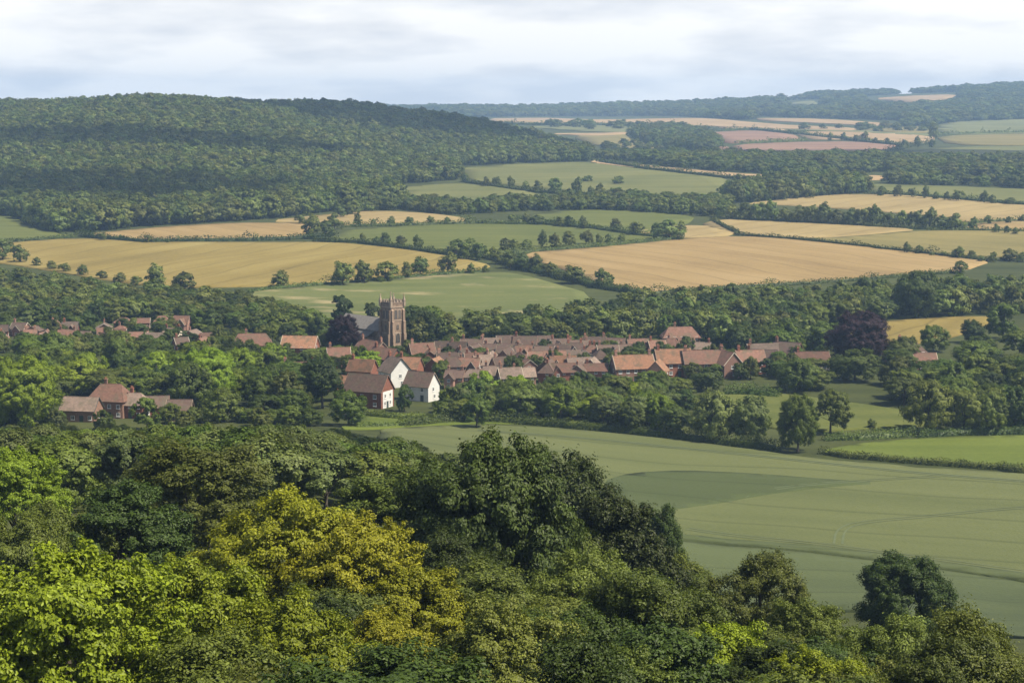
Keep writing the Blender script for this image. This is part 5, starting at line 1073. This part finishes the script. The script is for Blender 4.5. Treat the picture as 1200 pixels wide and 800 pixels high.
st('near_e', 960, 712, 116, 130, 'leaf_olive', 'lower twiggy thorn tree right of the brown-tipped one', rot=2)
st('near_c', 845, 738, 72, 190, 'leaf_lime', 'lime-green tree at the bottom right of centre', rot=3.3)
vt('near_f', 1055, 645, 752, 128, 'leaf_dark', 'lone dark green tree standing against the lower crop field')
st('near_d', 1045, 728, 108, 160, 'leaf_olive', 'broad olive tree below the lone dark tree')
st('near_d', 1160, 728, 104, 200, 'leaf_olive', 'broad olive-green tree in the near right corner')
st('near_e', 1110, 752, 84, 180, 'leaf_olive', 'low olive tree in front of the near right corner tree')
st('near_c', 960, 768, 70, 180, 'leaf_lime', 'low lime-green tree at the bottom edge right of centre')
st('near_b', 720, 765, 62, 200, 'leaf_mid', 'green tree at the bottom edge under the shaded one')
st('near_a', 60, 590, 120, 150, 'leaf_mid', 'green tree behind the near left corner maple')
st('near_b', 640, 600, 140, 130, 'leaf_dark', 'dark tree under the tallest oak')
def slope_fill(D0, D1, gap, wr, hr, keys, mats, label, group, seed, pxr, top):
    rng = random.Random(seed); nr = np.random.default_rng(seed); D = D0; k = 0
    while D < D1:
        x0, x1 = (pxr[0] - 600) / FPX * D, (pxr[1](D) - 600) / FPX * D; x = x0 + rng.uniform(0, gap)
        while x < x1:
            a, b = x + rng.gauss(0, gap * .18), D + rng.gauss(0, gap * .18); w = rng.uniform(*wr); h = rng.uniform(*hr)
            px, r, _ = proj(np.array([a, b, float(gz(a, b)) + h]))
            lim = top(float(px)) + abs(rng.gauss(0, 12)); zmax = zrow(lim, b)
            h = min(h, zmax - float(gz(a, b))); w = min(w, h * 1.2)
            if h > 3.2 and not any((a - q[0]) ** 2 + (b - q[1]) ** 2 < q[2] ** 2 for q in NOT):
                mt = rng.choice(mats); sz = 'small' if w < wr[0] + (wr[1] - wr[0]) * .4 else 'large'
                tree(rng.choice(keys), a, b, w, h, mt, f'{sz} {TONE[mt]} {label}, {where(a, b)}', group); k += 1
            x += gap
        D += gap * .85
    print(group, k)
slope_fill(232, 560, 11.5, (11, 16), (9, 14), ('mid_c', 'mid_b', 'mid_e', 'mid_a'), ('leaf_grey', 'leaf_grey', 'leaf_mid', 'leaf_green'), 'slope-wood tree', 'trees of the grey-green slope wood', 51, (-60, lambda D: 520 if D < 420 else 455), lambda px: 497 if px < 350 else 497 + (px - 350) * .13)
slope_fill(60, 190, 10, (10, 13), (8, 11), ('near_a', 'near_b', 'near_d'), ('leaf_dark', 'leaf_mid', 'leaf_olive'), 'understorey tree', 'undercover trees of the near slope', 52, (-40, lambda D: 1000), lambda px: 690 if px < 560 else (640 if px < 800 else 745))
slope_fill(60, 130, 11, (10, 13), (7, 9), ('near_e', 'near_d'), ('leaf_olive', 'leaf_mid'), 'bottom-edge tree', 'olive trees at the bottom right', 53, (950, lambda D: 1270), lambda px: 762)
def single_out():
    # where several trees read alike, tell them apart by their order
    by = {}
    for o in bpy.data.objects:
        if o.get('category') and o.get('label'): by.setdefault(o['label'], []).append(o)
    for l, os_ in by.items():
        if len(os_) < 2: continue
        os_.sort(key=lambda o: o.location.x / max(o.location.y, 1))
        for i, o in enumerate(os_): o['label'] = (f"{l}, {'left' if i == 0 else 'right'} one" if len(os_) == 2 else f'{l}, {ORD[i]} from left') if i < len(ORD) else l
single_out()
print('trees', NTREE, 'time', round(time.time() - T0, 1))

# ================================================================== CLOUDS that throw the broad shadows over hill and valley
def cloud_mat():
    m, t = new_mat('cloud_vapour'); o = N(t, 'ShaderNodeOutputMaterial'); d = N(t, 'ShaderNodeBsdfDiffuse'); d.inputs[0].default_value = (.9, .9, .92, 1); tl = N(t, 'ShaderNodeBsdfTranslucent'); tl.inputs[0].default_value = (.85, .87, .9, 1)
    tp = N(t, 'ShaderNodeBsdfTransparent'); a = N(t, 'ShaderNodeMixShader'); a.inputs[0].default_value = .5; b = N(t, 'ShaderNodeMixShader')
    lw = N(t, 'ShaderNodeLayerWeight'); lw.inputs[0].default_value = .45; r = ramp(t, [(0, (.28,) * 3), (.75, (.95,) * 3)]); t.links.new(lw.outputs['Facing'], r.inputs[0])
    t.links.new(d.outputs[0], a.inputs[1]); t.links.new(tl.outputs[0], a.inputs[2]); t.links.new(r.outputs[0], b.inputs[0]); t.links.new(a.outputs[0], b.inputs[1]); t.links.new(tp.outputs[0], b.inputs[2]); t.links.new(b.outputs[0], o.inputs[0])
cloud_mat()
CLOUDS = []
def cloud(px, r, rx, ry, label, seed, turn=0.0, alt=900.0, D=None):
    """a cloud whose shadow falls on the ground seen at (px, r)"""
    p = at(px, r) if D is None else np.array([(px - 600) / FPX * D, D, float(gz((px - 600) / FPX * D, D))])
    c = p + np.array(sd) / sd.z * (alt - p[2])
    nu, nv = 56, 20; V = []; F = []; ca, sa = math.cos(turn), math.sin(turn)
    for j in range(nv + 1):
        la = -math.pi / 2 + math.pi * j / nv
        for i in range(nu):
            lo = 2 * math.pi * i / nu; d = Vector((math.cos(la) * math.cos(lo), math.cos(la) * math.sin(lo), math.sin(la)))
            k = 1 + .42 * noise.fractal(d * 1.7 + Vector((seed * 9.1, 0, 0)), 1.0, 2.0, 4)
            x, y, z = d.x * rx * k, d.y * ry * k, d.z * 70 * k * (1 if d.z > 0 else .35); V.append((x * ca - y * sa, x * sa + y * ca, z))
    for j in range(nv):
        for i in range(nu): F.append((j * nu + i, j * nu + (i + 1) % nu, (j + 1) * nu + (i + 1) % nu, (j + 1) * nu + i))
    o = link('cloud', np_mesh('cloud', np.array(V), np.array(F), MATS['cloud_vapour'], smooth=True)); o.location = c; tag(o, label, kind='structure')
cloud(140, 172, 230, 70, 'flat cumulus cloud over the wooded hill', 1, turn=-.12)
cloud(40, 236, 220, 130, 'flat cumulus cloud over the foot of the wooded hill', 2)
cloud(480, 160, 230, 240, 'broad cumulus cloud over the dark spur', 3, D=2680)
cloud(1000, 195, 380, 150, 'cumulus cloud over the far valley woods', 6, D=2650)
cloud(230, 535, 60, 60, 'small cumulus cloud over the slope wood', 7, alt=700)

# ================================================================== AIR
def haze():
    m, t = new_mat('haze_air'); o = N(t, 'ShaderNodeOutputMaterial'); v = N(t, 'ShaderNodeVolumePrincipled')
    v.inputs['Color'].default_value = (.42, .64, 1.0, 1); v.inputs['Density'].default_value = HAZE; v.inputs['Anisotropy'].default_value = .0
    t.links.new(v.outputs[0], o.inputs['Volume'])
    top = float(ZG.max()) + 40
    ob = link('haze', MB().box(-6800, 6800, -400, 9300, min(ZMIN, 0) - 2.5, top).mesh('haze', m)); tag(ob, 'thin blue summer haze filling the valley air', kind='stuff')
HAZE = 9.2e-5
haze()
